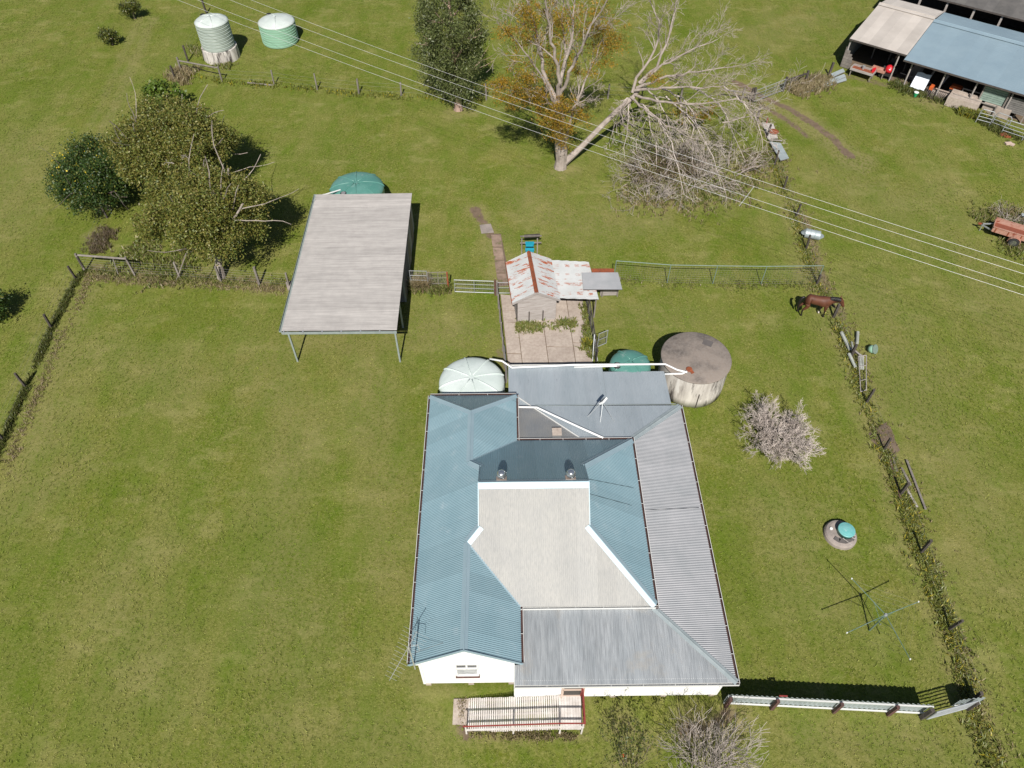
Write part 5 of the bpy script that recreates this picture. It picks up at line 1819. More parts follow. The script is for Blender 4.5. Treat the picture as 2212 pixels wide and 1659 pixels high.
for a, b, lab, mt in (((1919, 988), (1944, 1078), 'long brown board lying in the weeds along the lower right fence', 'timber_red'), ((1928, 990), (1936, 1020), 'short grey board beside the long brown board', 'timber_grey'),
                      ((1957, 995), (1998, 1102), 'long grey pole lying on the paddock side of the lower fence', 'timber_grey'), ((1956, 1055), (1980, 1097), 'pale plank lying in weeds by the lower fence post', 'board_pale'), ((1946, 1012), (1966, 1050), 'grey stick lying between the pole and the boards', 'timber_grey')):
    solo('fallen_board', MB().beam(G(*a) + V((0, 0, .07)), G(*b) + V((0, 0, .07)), .1, .05), mt, lab, 'board', G(*a))


# ------------------------------------------------------------------ lawn objects
def septic():
    c = G(1814, 1156)
    T = Thing('septic_cover', 'round concrete septic cover with a domed teal lid', 'septic cover', c)
    T.part('slab', MB().lathe(c, [(.74, -.05), (.72, .12), (.66, .20), (.55, .23), (.01, .24)], 40), 'septic', smooth=False)
    for k, (a, d, s) in enumerate(((-1.75, .42, .20), (-1.15, .42, .19), (-2.3, .45, .17), (-.6, .5, .15))):
        p = c + V((math.cos(a) * d, math.sin(a) * d, .245))
        T.part('tile', MB().box(p, (s * 1.5, s * 1.2, .03), a + 1.57), 'septic_dark')
    lc = c + V((.16, .02, .22))
    T.part('riser', MB().lathe(lc, [(.37, 0), (.355, .22), (.37, .23)], 32, cap1=False), 'tank_green', smooth=True)
    T.part('lid', MB().lathe(lc, [(.38, .21), (.385, .25), (.36, .28), (.33, .272), (.30, .29), (.01, .31)], 32), 'teal_lid', smooth=True)
    T.part('vent_cap', MB().lathe(c + V((-.42, .2, .22)), [(.07, 0), (.07, .06), (.05, .07)], 14), 'pipe_white')
    q = c + V((.48, -.22, .25))
    T.part('hose_coil', MB().tube([q + V((.1 * math.cos(t), .08 * math.sin(t), .02)) for t in [i * .7 for i in range(9)]], .022, 6), 'board_pale')
    T.part('stick', MB().tube([c + V((-.05, -.3, .29)), c + V((.3, -.6, .22))], .02, 5), 'board_pale')


septic()


def clothesline():
    b = G(1878, 1362)
    T = Thing('clothes_hoist', 'green rotary clothes hoist standing on the right lawn', 'clothes line', b)
    h = 1.60
    top = b + V((0.06, 0.02, h))
    T.part('post', MB().tube([b, b + V((.03, .01, .8)), top], [.032, .03, .026], 8), 'hoist_green')
    T.part('crank', MB().tube([b + V((.03, 0, .95)), b + V((.03, -.14, .95)), b + V((.03, -.14, 1.06))], .014, 5), 'steel_galv')
    T.part('hub', MB().lathe(top, [(.06, -.06), (.075, 0), (.05, .06)], 10), 'steel_galv')
    ends = [G(1840, 1250, h + .15), G(1984, 1300, h + .15), G(1966, 1424, h + .15), G(1829.5, 1367, h + .15)]
    for e in ends:
        T.part('arm', MB().tube([top, e], [.020, .016], 6), 'hoist_green')
        T.part('stay', MB().tube([b + V((.04, .01, 1.05)), top + (e - top) * .33], .010, 5), 'hoist_green')
        T.part('arm_tip', MB().lathe(e, [(.028, -.025), (.028, .03)], 8), 'pipe_white')
    for f in (.35, .55, .75, .95):
        P = [top + (e - top) * f for e in ends]
        for i in range(4):
            a_, b_ = P[i], P[(i + 1) % 4]
            T.part('line', MB().tube([a_, (a_ + b_) / 2 - V((0, 0, .04)), b_], .0018, 3), 'wire_thin')


clothesline()
T = Thing('crate_stack', 'bright blue plastic tubs in a timber frame behind the hut', 'tubs', G(1144, 548))
p = G(1144, 548)
for k, z in enumerate((.25, .55)):
    T.part('tub', MB().obox(p + V((0, .25 * k, z)), V((.25, 0, 0)), V((0, .10, 0)), V((0, 0, .10))).obox(p + V((0, .25 * k, z + .11)), V((.28, 0, 0)), V((0, .12, 0)), V((0, 0, .015))), 'teal_plastic')
for dx in (-.5, .48):
    T.part('frame_post', MB().beam(p + V((dx, -.05, 0)), p + V((dx, .3, 1.0)), .07, .07, (0, 1, 0)), 'timber_grey')
for z in (.45, .98):
    T.part('frame_rail', MB().beam(p + V((-.6, .5, z)), p + V((.75, .55, z)), .05, .08), 'timber_grey')
T.part('top_board', MB().obox(p + V((.15, .6, .95)), V((.5, .05, 0)), V((0, .14, 0)), V((0, 0, .02))), 'timber_dark')


# ------------------------------------------------------------------ box trailer
def trailer():
    a, b = G(2139, 497, .55), G(2217, 521, .55)
    dx = unit(V((b.x - a.x, b.y - a.y, 0)))
    dy = V((-dx.y, dx.x, 0))
    L, W = 2.55, 1.05
    o = V((a.x, a.y, 0)) + dy * .05 + dx * .12
    P = lambda x, y, z: o + dx * x + dy * y + V((0, 0, z))
    T = Thing('box_trailer', 'rusty pink box trailer parked at the right edge of the paddock', 'trailer', P(L / 2, W / 2, 0))
    T.part('floor', MB().obox(P(L / 2, W / 2, .50), dx * L / 2, dy * W / 2, V((0, 0, .02))), 'rust_floor')
    T.part('near_side', MB().obox(P(L / 2, -.02, .66), dx * (L / 2), dy * .02, V((0, 0, .18))).obox(P(L / 2, -.03, .84), dx * (L / 2 + .03), dy * .04, V((0, 0, .02))), 'trailer_paint')
    T.part('far_side', MB().obox(P(L / 2, W + .02, .66), dx * (L / 2), dy * .02, V((0, 0, .18))).obox(P(L / 2, W + .03, .84), dx * (L / 2 + .03), dy * .03, V((0, 0, .02))), 'trailer_paint')
    T.part('front_board', MB().obox(P(-.02, W / 2, .62), dx * .02, dy * (W / 2 + .04), V((0, 0, .12))), 'trailer_paint')
    for x in (.15, .9, 1.65, 2.4):
        T.part('stake', MB().obox(P(x, -.05, .66), dx * .03, dy * .015, V((0, 0, .17))), 'rust')
    for y in (.12, W - .12):
        T.part('drawbar', MB().beam(P(0, y, .46), P(-.66, W / 2 + (y - W / 2) * .12, .42), .06, .07), 'steel_galv')
    T.part('coupling', MB().obox(P(-.74, W / 2, .43), dx * .14, dy * .05, V((0, 0, .05))), 'rust')
    T.part('jockey_stand', MB().tube([P(-.6, W / 2 - .1, 0), P(-.6, W / 2 - .1, .6)], .03, 7), 'steel_galv')
    for y, s in ((-.20, -1), (W + .20, 1)):
        wheel(T, P(L * .55, y, .30), .31, .2, dy)
        g = MB()
        pts = []
        for k in range(9):
            an = math.pi * k / 8
            pts.append(P(L * .55 + .38 * math.cos(an), y, .30 + .38 * math.sin(an)))
        for p, q in zip(pts[:-1], pts[1:]):
            g.beam(p, q, .24, .015, unit((p + q) / 2 - P(L * .55, y, .3)))
        T.part('mudguard', g, 'trailer_paint')
    T.part('axle', MB().tube([P(L * .55, -.2, .3), P(L * .55, W + .2, .3)], .035, 7), 'rust')


trailer()
p = G(2204, 484)
T = Thing('scrap_heap', 'heap of dry brush and dark scrap behind the trailer', 'scrap', p)
g = Grow(77, wob=.3, spread=.9, nch=(4, 2), seg=.2, up=-.05)
for k in range(16):
    g.limb(p + V((random.Random(k).uniform(-1.6, 1.2), random.Random(k + 50).uniform(-.5, .9), .1)), (random.Random(k + 9).uniform(-1, 1), random.Random(k + 19).uniform(-1, 1), .6), .9, .025)
T.part('brush', g.mb(5), 'twig_grey')
T.part('sheet', MB().beam(p + V((.1, .5, .4)), p + V((.9, .2, .45)), .3, .03), 'sheet_zinc')
T.part('tyre', MB().lathe(p + V((.45, -.1, .1)), [(.2, 0), (.34, .0), (.36, .1), (.34, .2), (.2, .2)], 20, cap0=False, cap1=False), 'tyre')


# ------------------------------------------------------------------ overhead wires
def wires():
    for i, (a, b, lab) in enumerate([((543, 0), (2212, 573.5), 'highest of the four overhead wires on the right'), ((497.4, 0), (2212, 591.6), 'second overhead wire from the top right'), ((427, 0), (2212, 619.8), 'third overhead wire from the top right'), ((384.3, 0), (2212, 637.6), 'lowest of the four overhead wires on the right')]):
        p, q = G(*a, 7.6), G(*b, 7.2)
        d = q - p
        p, q = p - d * .25, q + d * .25
        pts = []
        n = 40
        for k in range(n + 1):
            t = k / n
            pts.append(p + (q - p) * t - V((0, 0, 4 * 1.0 * t * (1 - t) - 4 * 1.0 * (1 / 6) * (5 / 6))))
        tag(link('overhead_wire', MB().tube([x - p for x in pts], .0075, 5).mesh(), 'wire', loc=p), lab, 'power line', 'overhead wires')
    a, b = G(1629.5, 402, 6.65), G(1597, 445, 6.65)
    solo('wire_spreader', MB().tube([a, b], .012, 6), 'wire', 'thin spreader bar joining the overhead wires near the fence', 'spreader', a)


wires()


# ------------------------------------------------------------------ horse
def horse():
    f, h_ = G(1773, 681), G(1731, 678)
    hd = math.atan2(f.y - h_.y, f.x - h_.x)
    org = f - V((math.cos(hd), math.sin(hd), 0)) * .50
    org.z = -.01
    S = [((-.70, 0, 1.30), .17, .20), ((-.52, 0, 1.22), .27, .29), ((-.20, 0, 1.17), .28, .31), ((.15, 0, 1.12), .29, .33), ((.48, 0, 1.14), .26, .34), ((.72, 0, 1.20), .16, .25), ((.94, 0, 1.26), .115, .20), ((1.15, 0, 1.29), .10, .165), ((1.27, 0, 1.23), .10, .145), ((1.38, 0, 1.05), .09, .115), ((1.48, 0, .86), .072, .085), ((1.51, 0, .78), .062, .07)]
    vs = [s[0] for s in S]
    rad = [(s[1], s[2]) for s in S]
    ed = [(i, i + 1) for i in range(len(S) - 1)]

    def chain(start, pts):
        prev = start
        for p, r in pts:
            vs.append(p)
            rad.append((r, r))
            ed.append((prev, len(vs) - 1))
            prev = len(vs) - 1
    for s, dx in ((1, -.06), (-1, .07)):
        chain(1, [((-.58, .16 * s, .98), .19), ((-.52 + dx * .4, .19 * s, .78), .125), ((-.78 + dx, .17 * s, .50), .062), ((-.78 + dx * 1.2, .17 * s, .26), .042), ((-.77 + dx * 1.3, .17 * s, .13), .050), ((-.73 + dx * 1.3, .17 * s, .03), .056)])
    for s, dx in ((1, -.10), (-1, .06)):
        chain(4, [((.52, .16 * s, .96), .16), ((.49 + dx * .3, .17 * s, .74), .095), ((.50 + dx, .15 * s, .46), .056), ((.49 + dx * 1.3, .15 * s, .26), .038), ((.49 + dx * 1.4, .15 * s, .13), .046), ((.53 + dx * 1.4, .15 * s, .03), .052)])
    for s in (1, -1):
        chain(7, [((1.19, .085 * s, 1.46), .034), ((1.21, .095 * s, 1.56), .014)])
    me = bpy.data.meshes.new('mesh')
    me.from_pydata(vs, ed, [])
    ob = bpy.data.objects.new('horse_rig', me)
    COL.objects.link(ob)
    sk = ob.modifiers.new('skin', 'SKIN')
    for i, d in enumerate(me.skin_vertices[0].data):
        d.radius = rad[i]
    me.skin_vertices[0].data[2].use_root = True
    sk.use_smooth_shade = True
    ss = ob.modifiers.new('sub', 'SUBSURF')
    ss.levels = ss.render_levels = 2
    bpy.context.view_layer.update()
    dg = bpy.context.evaluated_depsgraph_get()
    body = bpy.data.meshes.new_from_object(ob.evaluated_get(dg))
    bpy.data.objects.remove(ob)
    m, t, b = newmat('horse_coat')
    tc = nd(t, 'TexCoord').outputs['Object']
    sx = nd(t, 'SeparateXYZ')
    t.links.new(tc, sx.inputs[0])
    P = tc
    n1 = ramp(t, noise(t, P, 3.5, 3), .35, .65)
    col = mix(t, n1, (0.080, 0.026, 0.013), (0.118, 0.040, 0.019))
    lg = ramp(t, mth(t, 'ADD', sx.outputs[2], mth(t, 'MULTIPLY', noise(t, P, 5, 3), .14)), .72, .52)     # black points on the legs
    head = ramp(t, sx.outputs[0], 1.15, 1.3)
    lg = mth(t, 'MULTIPLY', lg, mth(t, 'SUBTRACT', 1.0, head))
    col = mix(t, lg, col, (0.016, 0.011, 0.010))
    sock = mth(t, 'MULTIPLY', mth(t, 'MULTIPLY', ramp(t, sx.outputs[2], .22, .19), ramp(t, sx.outputs[2], .04, .06)), mth(t, 'MULTIPLY', ramp(t, sx.outputs[0], .2, .25), ramp(t, sx.outputs[1], .02, .06)))
    col = mix(t, sock, col, (.62, .56, .52))
    t.links.new(col, b.inputs['Base Color'])
    b.inputs['Roughness'].default_value = .62
    body.materials.clear()
    root = link('horse', body, m, loc=org)
    root.rotation_euler = (0, 0, hd)
    body.polygons.foreach_set('use_smooth', [True] * len(body.polygons))
    tag(root, 'bay horse with black mane and tail reaching its head over the fence post', 'horse')
    link('tail', MB().tube([(-.80, 0, 1.36), (-.92, 0, 1.28), (-.99, 0, 1.05), (-1.0, .02, .78), (-.97, .02, .50), (-.95, .02, .38)], [.04, .075, .09, .085, .06, .015], 8).mesh(smooth=True), 'hair_black', root)
    m = MB()
    rng = random.Random(2)
    for k in range(46):
        t_ = k / 45
        x = .62 + .60 * t_
        z = 1.46 - .03 * t_ + .02 * math.sin(t_ * 3)
        s = -1
        L = rng.uniform(.10, .26)
        z += rng.uniform(-.015, .02)
        m.tube([(x, .02, z - .02), (x + .01, -.04, z + .015), (x - .03, -.12, z - L * .5), (x - .05 + rng.uniform(-.04, .04), -.14, z - L)], [.03, .028, .02, .005], 4, cap=False)
    link('mane', m.mesh(smooth=True), 'hair_black', root)
    for s in (1, -1):
        link('eye', MB().lathe((1.31, .103 * s, 1.18), [(.004, -.02), (.016, -.01), (.018, 0), (.016, .01), (.004, .02)], 8).mesh(), 'hair_black', root)
        link('nostril', MB().lathe((1.53, .05 * s, .81), [(.004, -.014), (.012, 0), (.004, .014)], 6).mesh(), 'hair_black', root)


horse()


# ------------------------------------------------------------------ trees and shrubs
def crown(T, name, C, size, mat, rng, **kw):
    me = leaf_mesh(np.asarray(C) - np.array(T.o), size, rng, **kw)
    return link(name, me, mat, T.e)


def tree_simple(name, label, base, centre, radii, mat_leaf, mat_bark, seed, nclump, nleaf, crad, size, trunk_r=.2, nlimb=6, lower=-.5, twigs=None, shell=.55, group=None, **kw):
    rng = np.random.default_rng(seed)
    rr = random.Random(seed)
    T = Thing(name, label, 'tree', base, group)
    base, centre = V(base), V(centre)
    g = Grow(seed, wob=.12, nch=(4, 3), seg=.45, spread=.8, up=.02)
    fork = base + (centre - base) * .45
    fork.z = max(.5, centre.z * .45)
    g.lines.append(([base - V((0, 0, .1)), base + (fork - base) * .5 + V((rr.uniform(-.1, .1), 0, 0)), fork], [trunk_r * 1.25, trunk_r, trunk_r * .85], 0))
    for k in range(nlimb):
        a = 2 * math.pi * (k + rr.random() * .6) / nlimb
        e = centre + V((math.cos(a) * radii[0] * .75, math.sin(a) * radii[1] * .75, radii[2] * rr.uniform(-.1, .7)))
        g.limb(fork, e - fork, (e - fork).length, trunk_r * .55, 1)
    T.part('trunk', g.mb(8), mat_bark)
    L = [clumps(rng, centre, np.array(radii) * .80, int(nclump * .45), nleaf, crad, shell, lower=lower)]
    nl = 7
    for k in range(nl):      # lobes of unequal size make an uneven outline
        a = 2 * math.pi * (k + rr.uniform(-.35, .35)) / nl
        e = rr.uniform(-.25, .75)
        f = rr.uniform(.55, .72)
        lc = centre + V((math.cos(a) * radii[0] * f * math.sqrt(1 - max(0, e) ** 2), math.sin(a) * radii[1] * f * math.sqrt(1 - max(0, e) ** 2), radii[2] * f * e))
        q = rr.uniform(.32, .52)
        L.append(clumps(rng, lc, np.array(radii) * q, int(nclump * .6 * q / .42 / nl), nleaf, crad, shell, lower=-.6))
    C = np.concatenate(L)
    C = C[C[:, 2] > .12]
    crown(T, 'crown', C, size, mat_leaf, rng, **kw)
    if twigs:      # dead pale twigs poking out of the crown
        for i, (p, d, L) in enumerate(twigs):
            t = Grow(seed + 5 + i, wob=.3, nch=(5, 3), seg=.15, spread=.9, up=-.03, lr=(.3, .6))
            t.limb(p - d.normalized() * L * .3, d, L * .62, .020)
            T.part('dead_twig', t.mb(5), 'twig_pale')
    return T, rng


A_c = G(452, 462, 3.9)
B_c = G(378, 312, 3.9)
C_c = G(212, 384, 2.1)
tw = lambda *q: [(G(u, v, z), V((random.Random(u).uniform(-1, 1), random.Random(v).uniform(-1, .3), .5)), L) for u, v, z, L in q]
TA, rg = tree_simple('olive_tree', 'spreading olive-brown tree growing over the left cross fence', G(478, 600), A_c, (3.75, 3.4, 2.9), 'leaf_olive', 'bark_grey', 11, 430, 260, .55, .12, .22, 8, lower=-.75, shell=.5,
            twigs=tw((375, 470, 4.6, .5), (460, 555, 2.8, .5)))
tree_simple('olive_tree', 'olive-brown tree at the back of the left clump, below the tanks', G(390, 455), B_c, (3.95, 3.6, 2.8), 'leaf_olive', 'bark_grey', 12, 460, 260, .55, .12, .22, 8, lower=-.7, shell=.5,
            twigs=tw((370, 350, 5.6, .7), (400, 340, 5.6, .7)))
TC, rg = tree_simple('citrus_tree', 'dark green citrus tree at the left edge of the clump', G(235, 452), C_c, (2.9, 3.0, 2.0), 'leaf_citrus', 'bark_dark', 13, 300, 230, .50, .12, .14, 6, lower=-.8, shell=.55)
C = clumps(np.random.default_rng(4), C_c + V((-.3, 0, .2)), (2.7, 2.6, 1.9), 34, 4, .4, .9, lower=-.2)
crown(TC, 'fruit', C, .09, 'flower_yellow', np.random.default_rng(5), aspect=.9)
# bright creeper on top of the clump
p = G(352, 205, 1.2)
T = Thing('creeper', 'bright green leafy creeper at the top of the left clump', 'creeper', G(352, 212))
T.part('stem', MB().tube([G(352, 212), G(350, 208, .8), p + V((0, 0, .6))], [.05, .04, .02], 6), 'bark_dark')
crown(T, 'leaves', clumps(np.random.default_rng(6), p, (1.7, 1.0, .9), 40, 60, .4), .2, 'leaf_vine', np.random.default_rng(7), aspect=.7)

# eucalypt with a pink trunk
b = G(990, 236)
T = Thing('gum_tree', 'tall leafy gum tree with a pink trunk, cut by the top edge', 'tree', b)
g = Grow(21, wob=.10, nch=(4, 3), seg=.6, spread=.55, up=.05)
g.lines.append(([b - V((0, 0, .1)), b + V((0, .0, .25)), b + V((.02, 0, .8)), b + V((-.1, .1, 2.4)), b + V((-.1, .2, 5.5)), b + V((-.3, .3, 9.5))], [.42, .30, .25, .22, .16, .06], 0))
for k in range(12):
    a = k * 2.4
    z = 2.2 + k * .6
    g.limb(b + V((-.1, .1, z)), (math.cos(a), math.sin(a), .6), 2.6 - .06 * k, .08, 1)
T.part('trunk', g.mb(9), 'bark_pink')
rng = np.random.default_rng(22)
C = np.concatenate([clumps(rng, b + V((-.1, .1, 6.0)), (2.7, 2.7, 4.5), 170, 190, .62, .40, flat=1.2, lower=-1), clumps(rng, b + V((-2.1, .3, 4.2)), (1.3, 1.3, 1.6), 40, 90, .5, .3, flat=1.4, lower=-1), clumps(rng, b + V((.3, -.8, 2.2)), (2.0, 1.4, 1.2), 40, 90, .5, .3, flat=1.4, lower=-1)])
C = C[C[:, 2] > .3]
crown(T, 'crown', C, .17, 'leaf_euc', rng, aspect=.34, droop=.8)


def half_bare():
    Y0 = 45.5
    b = G(1212, 362)
    T = Thing('bare_limbed_tree', 'large half-bare tree with pale limbs and rust-orange foliage', 'tree', b)
    g = Grow(31, wob=.17, nch=(10, 6, 4), seg=.4, spread=.75, up=.05, lr=(.28, .5), rr=.45, tmin=.3, minr=.009)

    def path(pts, r0, r1, depth=0, jit=.0):
        P = [GY(u, v, Y0 + dy) for u, v, dy in pts]
        # subdivide
        Q = []
        for a_, c_ in zip(P[:-1], P[1:]):
            n = max(1, int((c_ - a_).length / .5))
            for k in range(n):
                Q.append(a_ + (c_ - a_) * k / n + (g.rv() * .045 if Q else V((0, 0, 0))))
        Q.append(P[-1])
        n = len(Q)
        rs = [r0 + (r1 - r0) * i / (n - 1) for i in range(n)]
        dirs = [unit(Q[min(i + 1, n - 1)] - Q[max(i - 1, 0)]) for i in range(n)]
        return Q, rs, dirs
    Q, rs, _ = path([(1210, 366, 0), (1212, 345, 0), (1210, 300, 0), (1206, 250, 0), (1204, 215, 0)], .50, .27)
    rs[1] = .40
    g.lines.append((Q, rs, 0))
    limbs = [([(1204, 218, 0), (1180, 172, .4), (1166, 112, .8), (1155, 50, 1.2), (1138, -5, 1.4), (1125, -70, 1.6)], .15, .022),
             ([(1205, 218, 0), (1208, 160, -.4), (1192, 90, -.6), (1180, 20, -.8), (1170, -60, -1)], .15, .022),
             ([(1207, 210, 0), (1216, 150, .6), (1234, 90, 1.2), (1241, 10, 1.8), (1246, -70, 2)], .14, .022),
             ([(1208, 212, 0), (1236, 142, -.6), (1268, 72, -1.2), (1300, 20, -1.6), (1335, -35, -2)], .13, .02),
             ([(1216, 330, .2), (1238, 240, .8), (1262, 178, 1.4), (1288, 120, 2.0), (1310, 60, 2.4)], .13, .02),
             ([(1205, 235, 0), (1172, 168, -.8), (1150, 132, -1.2), (1112, 85, -1.8), (1085, 60, -2)], .10, .016),
             ([(1206, 240, -.1), (1178, 210, -.8), (1150, 195, -1.4), (1115, 188, -1.8)], .09, .02),
             ([(1212, 260, .1), (1245, 225, -.4), (1275, 205, -.9)], .07, .02),
             ([(1204, 205, .2), (1225, 120, 1.6), (1215, 50, 2.6), (1222, -30, 3)], .12, .02)]
    for pts, r0, r1 in limbs:
        Q, rs, dirs = path(pts, r0, r1)
        g.follow(Q, rs, dirs, sum((Q[i + 1] - Q[i]).length for i in range(len(Q) - 1)) * .62, 0)
    T.part('trunk', g.mb(9), 'bark_white')
    # the long leaning limb with its bare top
    g2 = Grow(32, wob=.17, nch=(10, 7, 5), seg=.35, spread=.85, up=.015, lr=(.3, .55), rr=.45, tmin=.25, minr=.008)
    lean = [V((3.65, 45.5, .35)), V((4.2, 45.75, .7)), V((5.0, 46.1, 1.35)), V((6.2, 46.6, 2.5)), V((7.4, 47.2, 3.5)), V((8.4, 47.6, 4.2)), V((8.9, 47.8, 4.9))]
    g2.lines.append((lean, [.30, .23, .20, .185, .17, .15, .12], 0))
    for pts, r0, r1 in [([(1366, 200, 2), (1375, 165, 2.4), (1402, 132, 2.6), (1426, 85, 2.8), (1423, 50, 3), (1399, -5, 3.2)], .11, .025), ([(1380, 180, 2.2), (1419, 142, 2.5), (1446, 78, 2.8), (1455, 30, 3.2), (1470, -30, 3.4)], .11, .025),
                        ([(1385, 180, 2.2), (1430, 142, 2), (1500, 102, 1.6), (1550, 85, 1.2)], .09, .02), ([(1375, 190, 2), (1440, 165, 1.4), (1540, 150, .6), (1600, 140, 0)], .10, .02), ([(1370, 195, 2), (1430, 190, 1), (1520, 190, 0), (1595, 180, -1)], .10, .02),
                        ([(1372, 205, 2), (1420, 220, .6), (1500, 225, -.6), (1590, 215, -1.6), (1640, 235, -2.4)], .09, .02), ([(1362, 210, 2), (1392, 235, .4), (1440, 270, -1), (1500, 300, -2)], .08, .02), ([(1355, 215, 1.8), (1340, 240, .6), (1345, 270, -.6)], .06, .015), ([(1560, 265, -2), (1600, 255, -2), (1640, 250, -2)], .05, .015)]:
        Q, rs, dirs = path(pts, r0, r1)
        g2.follow(Q, rs, dirs, sum((Q[i + 1] - Q[i]).length for i in range(len(Q) - 1)) * .6, 0)
    g3 = Grow(35, wob=.16, nch=(9, 6, 3), seg=.35, spread=.8, up=-.02, lr=(.28, .5), rr=.45, tmin=.2, minr=.008)
    rr = random.Random(36)
    for (u0, v0, z0), (u1, v1, z1) in [((1390, 190, 4.6), (1455, 320, .7)), ((1430, 190, 4.4), (1535, 335, .8)), ((1500, 190, 4.0), (1605, 352, .7)), ((1440, 215, 3.6), (1560, 405, .5)), ((1560, 190, 3.6), (1655, 330, .9)),
                                       ((1375, 215, 3.8), (1420, 365, .6)), ((1365, 210, 3.8), (1345, 340, .5)), ((1400, 240, 3.2), (1480, 420, .3)), ((1470, 220, 3.4), (1500, 380, .6)), ((1360, 215, 3.6), (1320, 300, 1.0))]:
        a, c = G(u0, v0, z0), G(u1, v1, z1)
        n = 9
        Q = [a + (c - a) * k / n + V((0, 0, 1.1 * math.sin(math.pi * k / n))) + g3.rv() * .09 for k in range(n + 1)]
        dirs = [unit(Q[min(i + 1, n)] - Q[max(i - 1, 0)]) for i in range(n + 1)]
        g3.follow(Q, [.06 - .045 * i / n for i in range(n + 1)], dirs, (c - a).length * .75, 0)
    T.part('drooping_branches', g3.mb(7), 'twig_pale')
    T.part('leaning_limb', g2.mb(8), 'bark_white', label='pale bare limb leaning far out to the right')
    rng = np.random.default_rng(33)
    L = []
    for (u, v, dy, r, k) in [(1090, 62, -2, .9, 10), (1130, 25, -1, 1.0, 12), (1165, 10, 1, 1.1, 12), (1110, 178, -1.8, 1.3, 22), (1092, 195, -2, .9, 14), (1140, 205, -1, 1.0, 14), (1125, 150, -1.6, .8, 8), (1208, 255, -.8, .9, 14), (1185, 240, -.6, .7, 10), (1240, 235, -.4, .8, 12),
                             (1195, 285, -.7, .6, 9), (1165, 225, -.6, .8, 10), (1310, 110, 2, 1.2, 16), (1325, 60, 2, 1.1, 12), (1250, 60, 2, 1.2, 14), (1215, 30, 1, 1.2, 14), (1280, 150, 1.6, .9, 8), (1195, 100, 1.6, 1.1, 12), (1160, 90, 1, .9, 10), (1270, 30, 0, .9, 8), (1120, 110, -1, .8, 6),
                             (1230, 150, 1.6, .9, 8), (1415, 175, 1.5, .5, 5), (1425, 165, 1.5, .4, 4), (1300, 20, -1, .7, 6), (1150, 55, 0, .9, 9), (1225, 315, .2, .3, 4), (1105, 215, -2, .8, 10), (1080, 180, -2, .6, 6), (1150, 175, -1, .9, 10), (1200, 60, 2, 1.2, 14), (1300, 85, 2.4, 1.1, 14), (1330, 95, 2.6, .9, 10), (1290, 55, 2, 1.0, 10), (1180, 130, 1.6, 1.0, 10), (1130, 60, -1, .8, 8), (1240, 110, 2.4, 1.0, 8), (1190, 265, -.8, .8, 12), (1228, 270, -.6, .8, 12), (1210, 300, -.7, .6, 10), (1250, 250, 0, .8, 10), (1170, 200, -.8, .9, 10), (1200, 230, -.9, .8, 10)]:
        c = GY(u, v, Y0 + dy)
        L.append(clumps(rng, c, (r * 1.15, r * 1.15, r * .9), int(k * 1.15), 75, .46, .15, flat=.6, lower=-1))
    C = np.concatenate(L)
    C = C[C[:, 2] > .3]
    crown(T, 'foliage', C, .12, 'leaf_rust', rng, aspect=.32, droop=.3)
    L = []
    for (u, v, z, r, k) in [(1490, 245, 2.2, .9, 8), (1530, 235, 2.0, .8, 8), (1460, 235, 2.4, .6, 5), (1520, 255, 1.8, .6, 6)]:
        L.append(clumps(rng, G(u, v, z), (r, r, r * .6), k, 50, .35, .2, lower=-1))
    crown(T, 'foliage', np.concatenate(L), .15, 'leaf_rust', rng, aspect=.35)


half_bare()


def thicket(label, centre, rx, ry, h, nst, seed, mat, mat2=None, nch=(5, 4), name='dead_shrub', rad=.035, up=.0, wob=.2, tilt=(.25, 1.1)):
    T = Thing(name, label, 'shrub', centre)
    rr = random.Random(seed)
    g = Grow(seed, wob=wob, nch=nch, seg=.3, spread=.75, up=up, lr=(.35, .6), rr=.55, tmin=.25, minr=.007)
    for k in range(nst):
        a = k * 2.39996 + rr.uniform(-.3, .3)
        q = math.sqrt(rr.random())
        p = V(centre) + V((rx * q * .45 * math.cos(a), ry * q * .45 * math.sin(a), 0))
        ti = rr.uniform(*tilt)
        L = h * rr.uniform(.7, 1.25) * (1 + .35 * ti)
        g.limb(p, (math.cos(a) * ti * rx / max(rx, ry), math.sin(a) * ti * ry / max(rx, ry), 1), L, rad * rr.uniform(.7, 1.3))
    T.part('branches', g.mb(6), mat)
    return T, g


T, g = thicket('wide tangled thicket of bare grey branches right of the big tree', G(1455, 385), 5.6, 4.0, 1.7, 30, 41, 'twig_grey', nch=(5, 4, 2), up=-.02, tilt=(.3, 1.6), rad=.04)
rng = np.random.default_rng(42)
C = clumps(rng, G(1430, 375) + V((0, 0, .5)), (3.6, 2.6, .9), 90, 80, .5, .2, lower=-.2)
C = C[C[:, 2] > .04]
crown(T, 'undergrowth', C, .12, 'brush_brown', rng, aspect=.4)
C = clumps(rng, G(1480, 340) + V((0, 0, .3)), (4.5, 3.5, .5), 60, 60, .6, .2, lower=-.2)
C = C[C[:, 2] > .03]
crown(T, 'undergrowth', C, .13, 'weed_dark', rng, aspect=.4)
T, g = thicket('bare white branches sprawling at the right end of the thicket', G(1570, 370), 3.4, 2.6, 1.5, 14, 43, 'bark_white', nch=(5, 4), tilt=(.5, 1.8), up=-.03, rad=.035)
T, g = thicket('low bare grey twigs at the near edge of the thicket', G(1400, 430), 3.0, 1.6, .9, 22, 44, 'twig_grey', nch=(5, 3), tilt=(.5, 1.8), up=-.03, rad=.02)
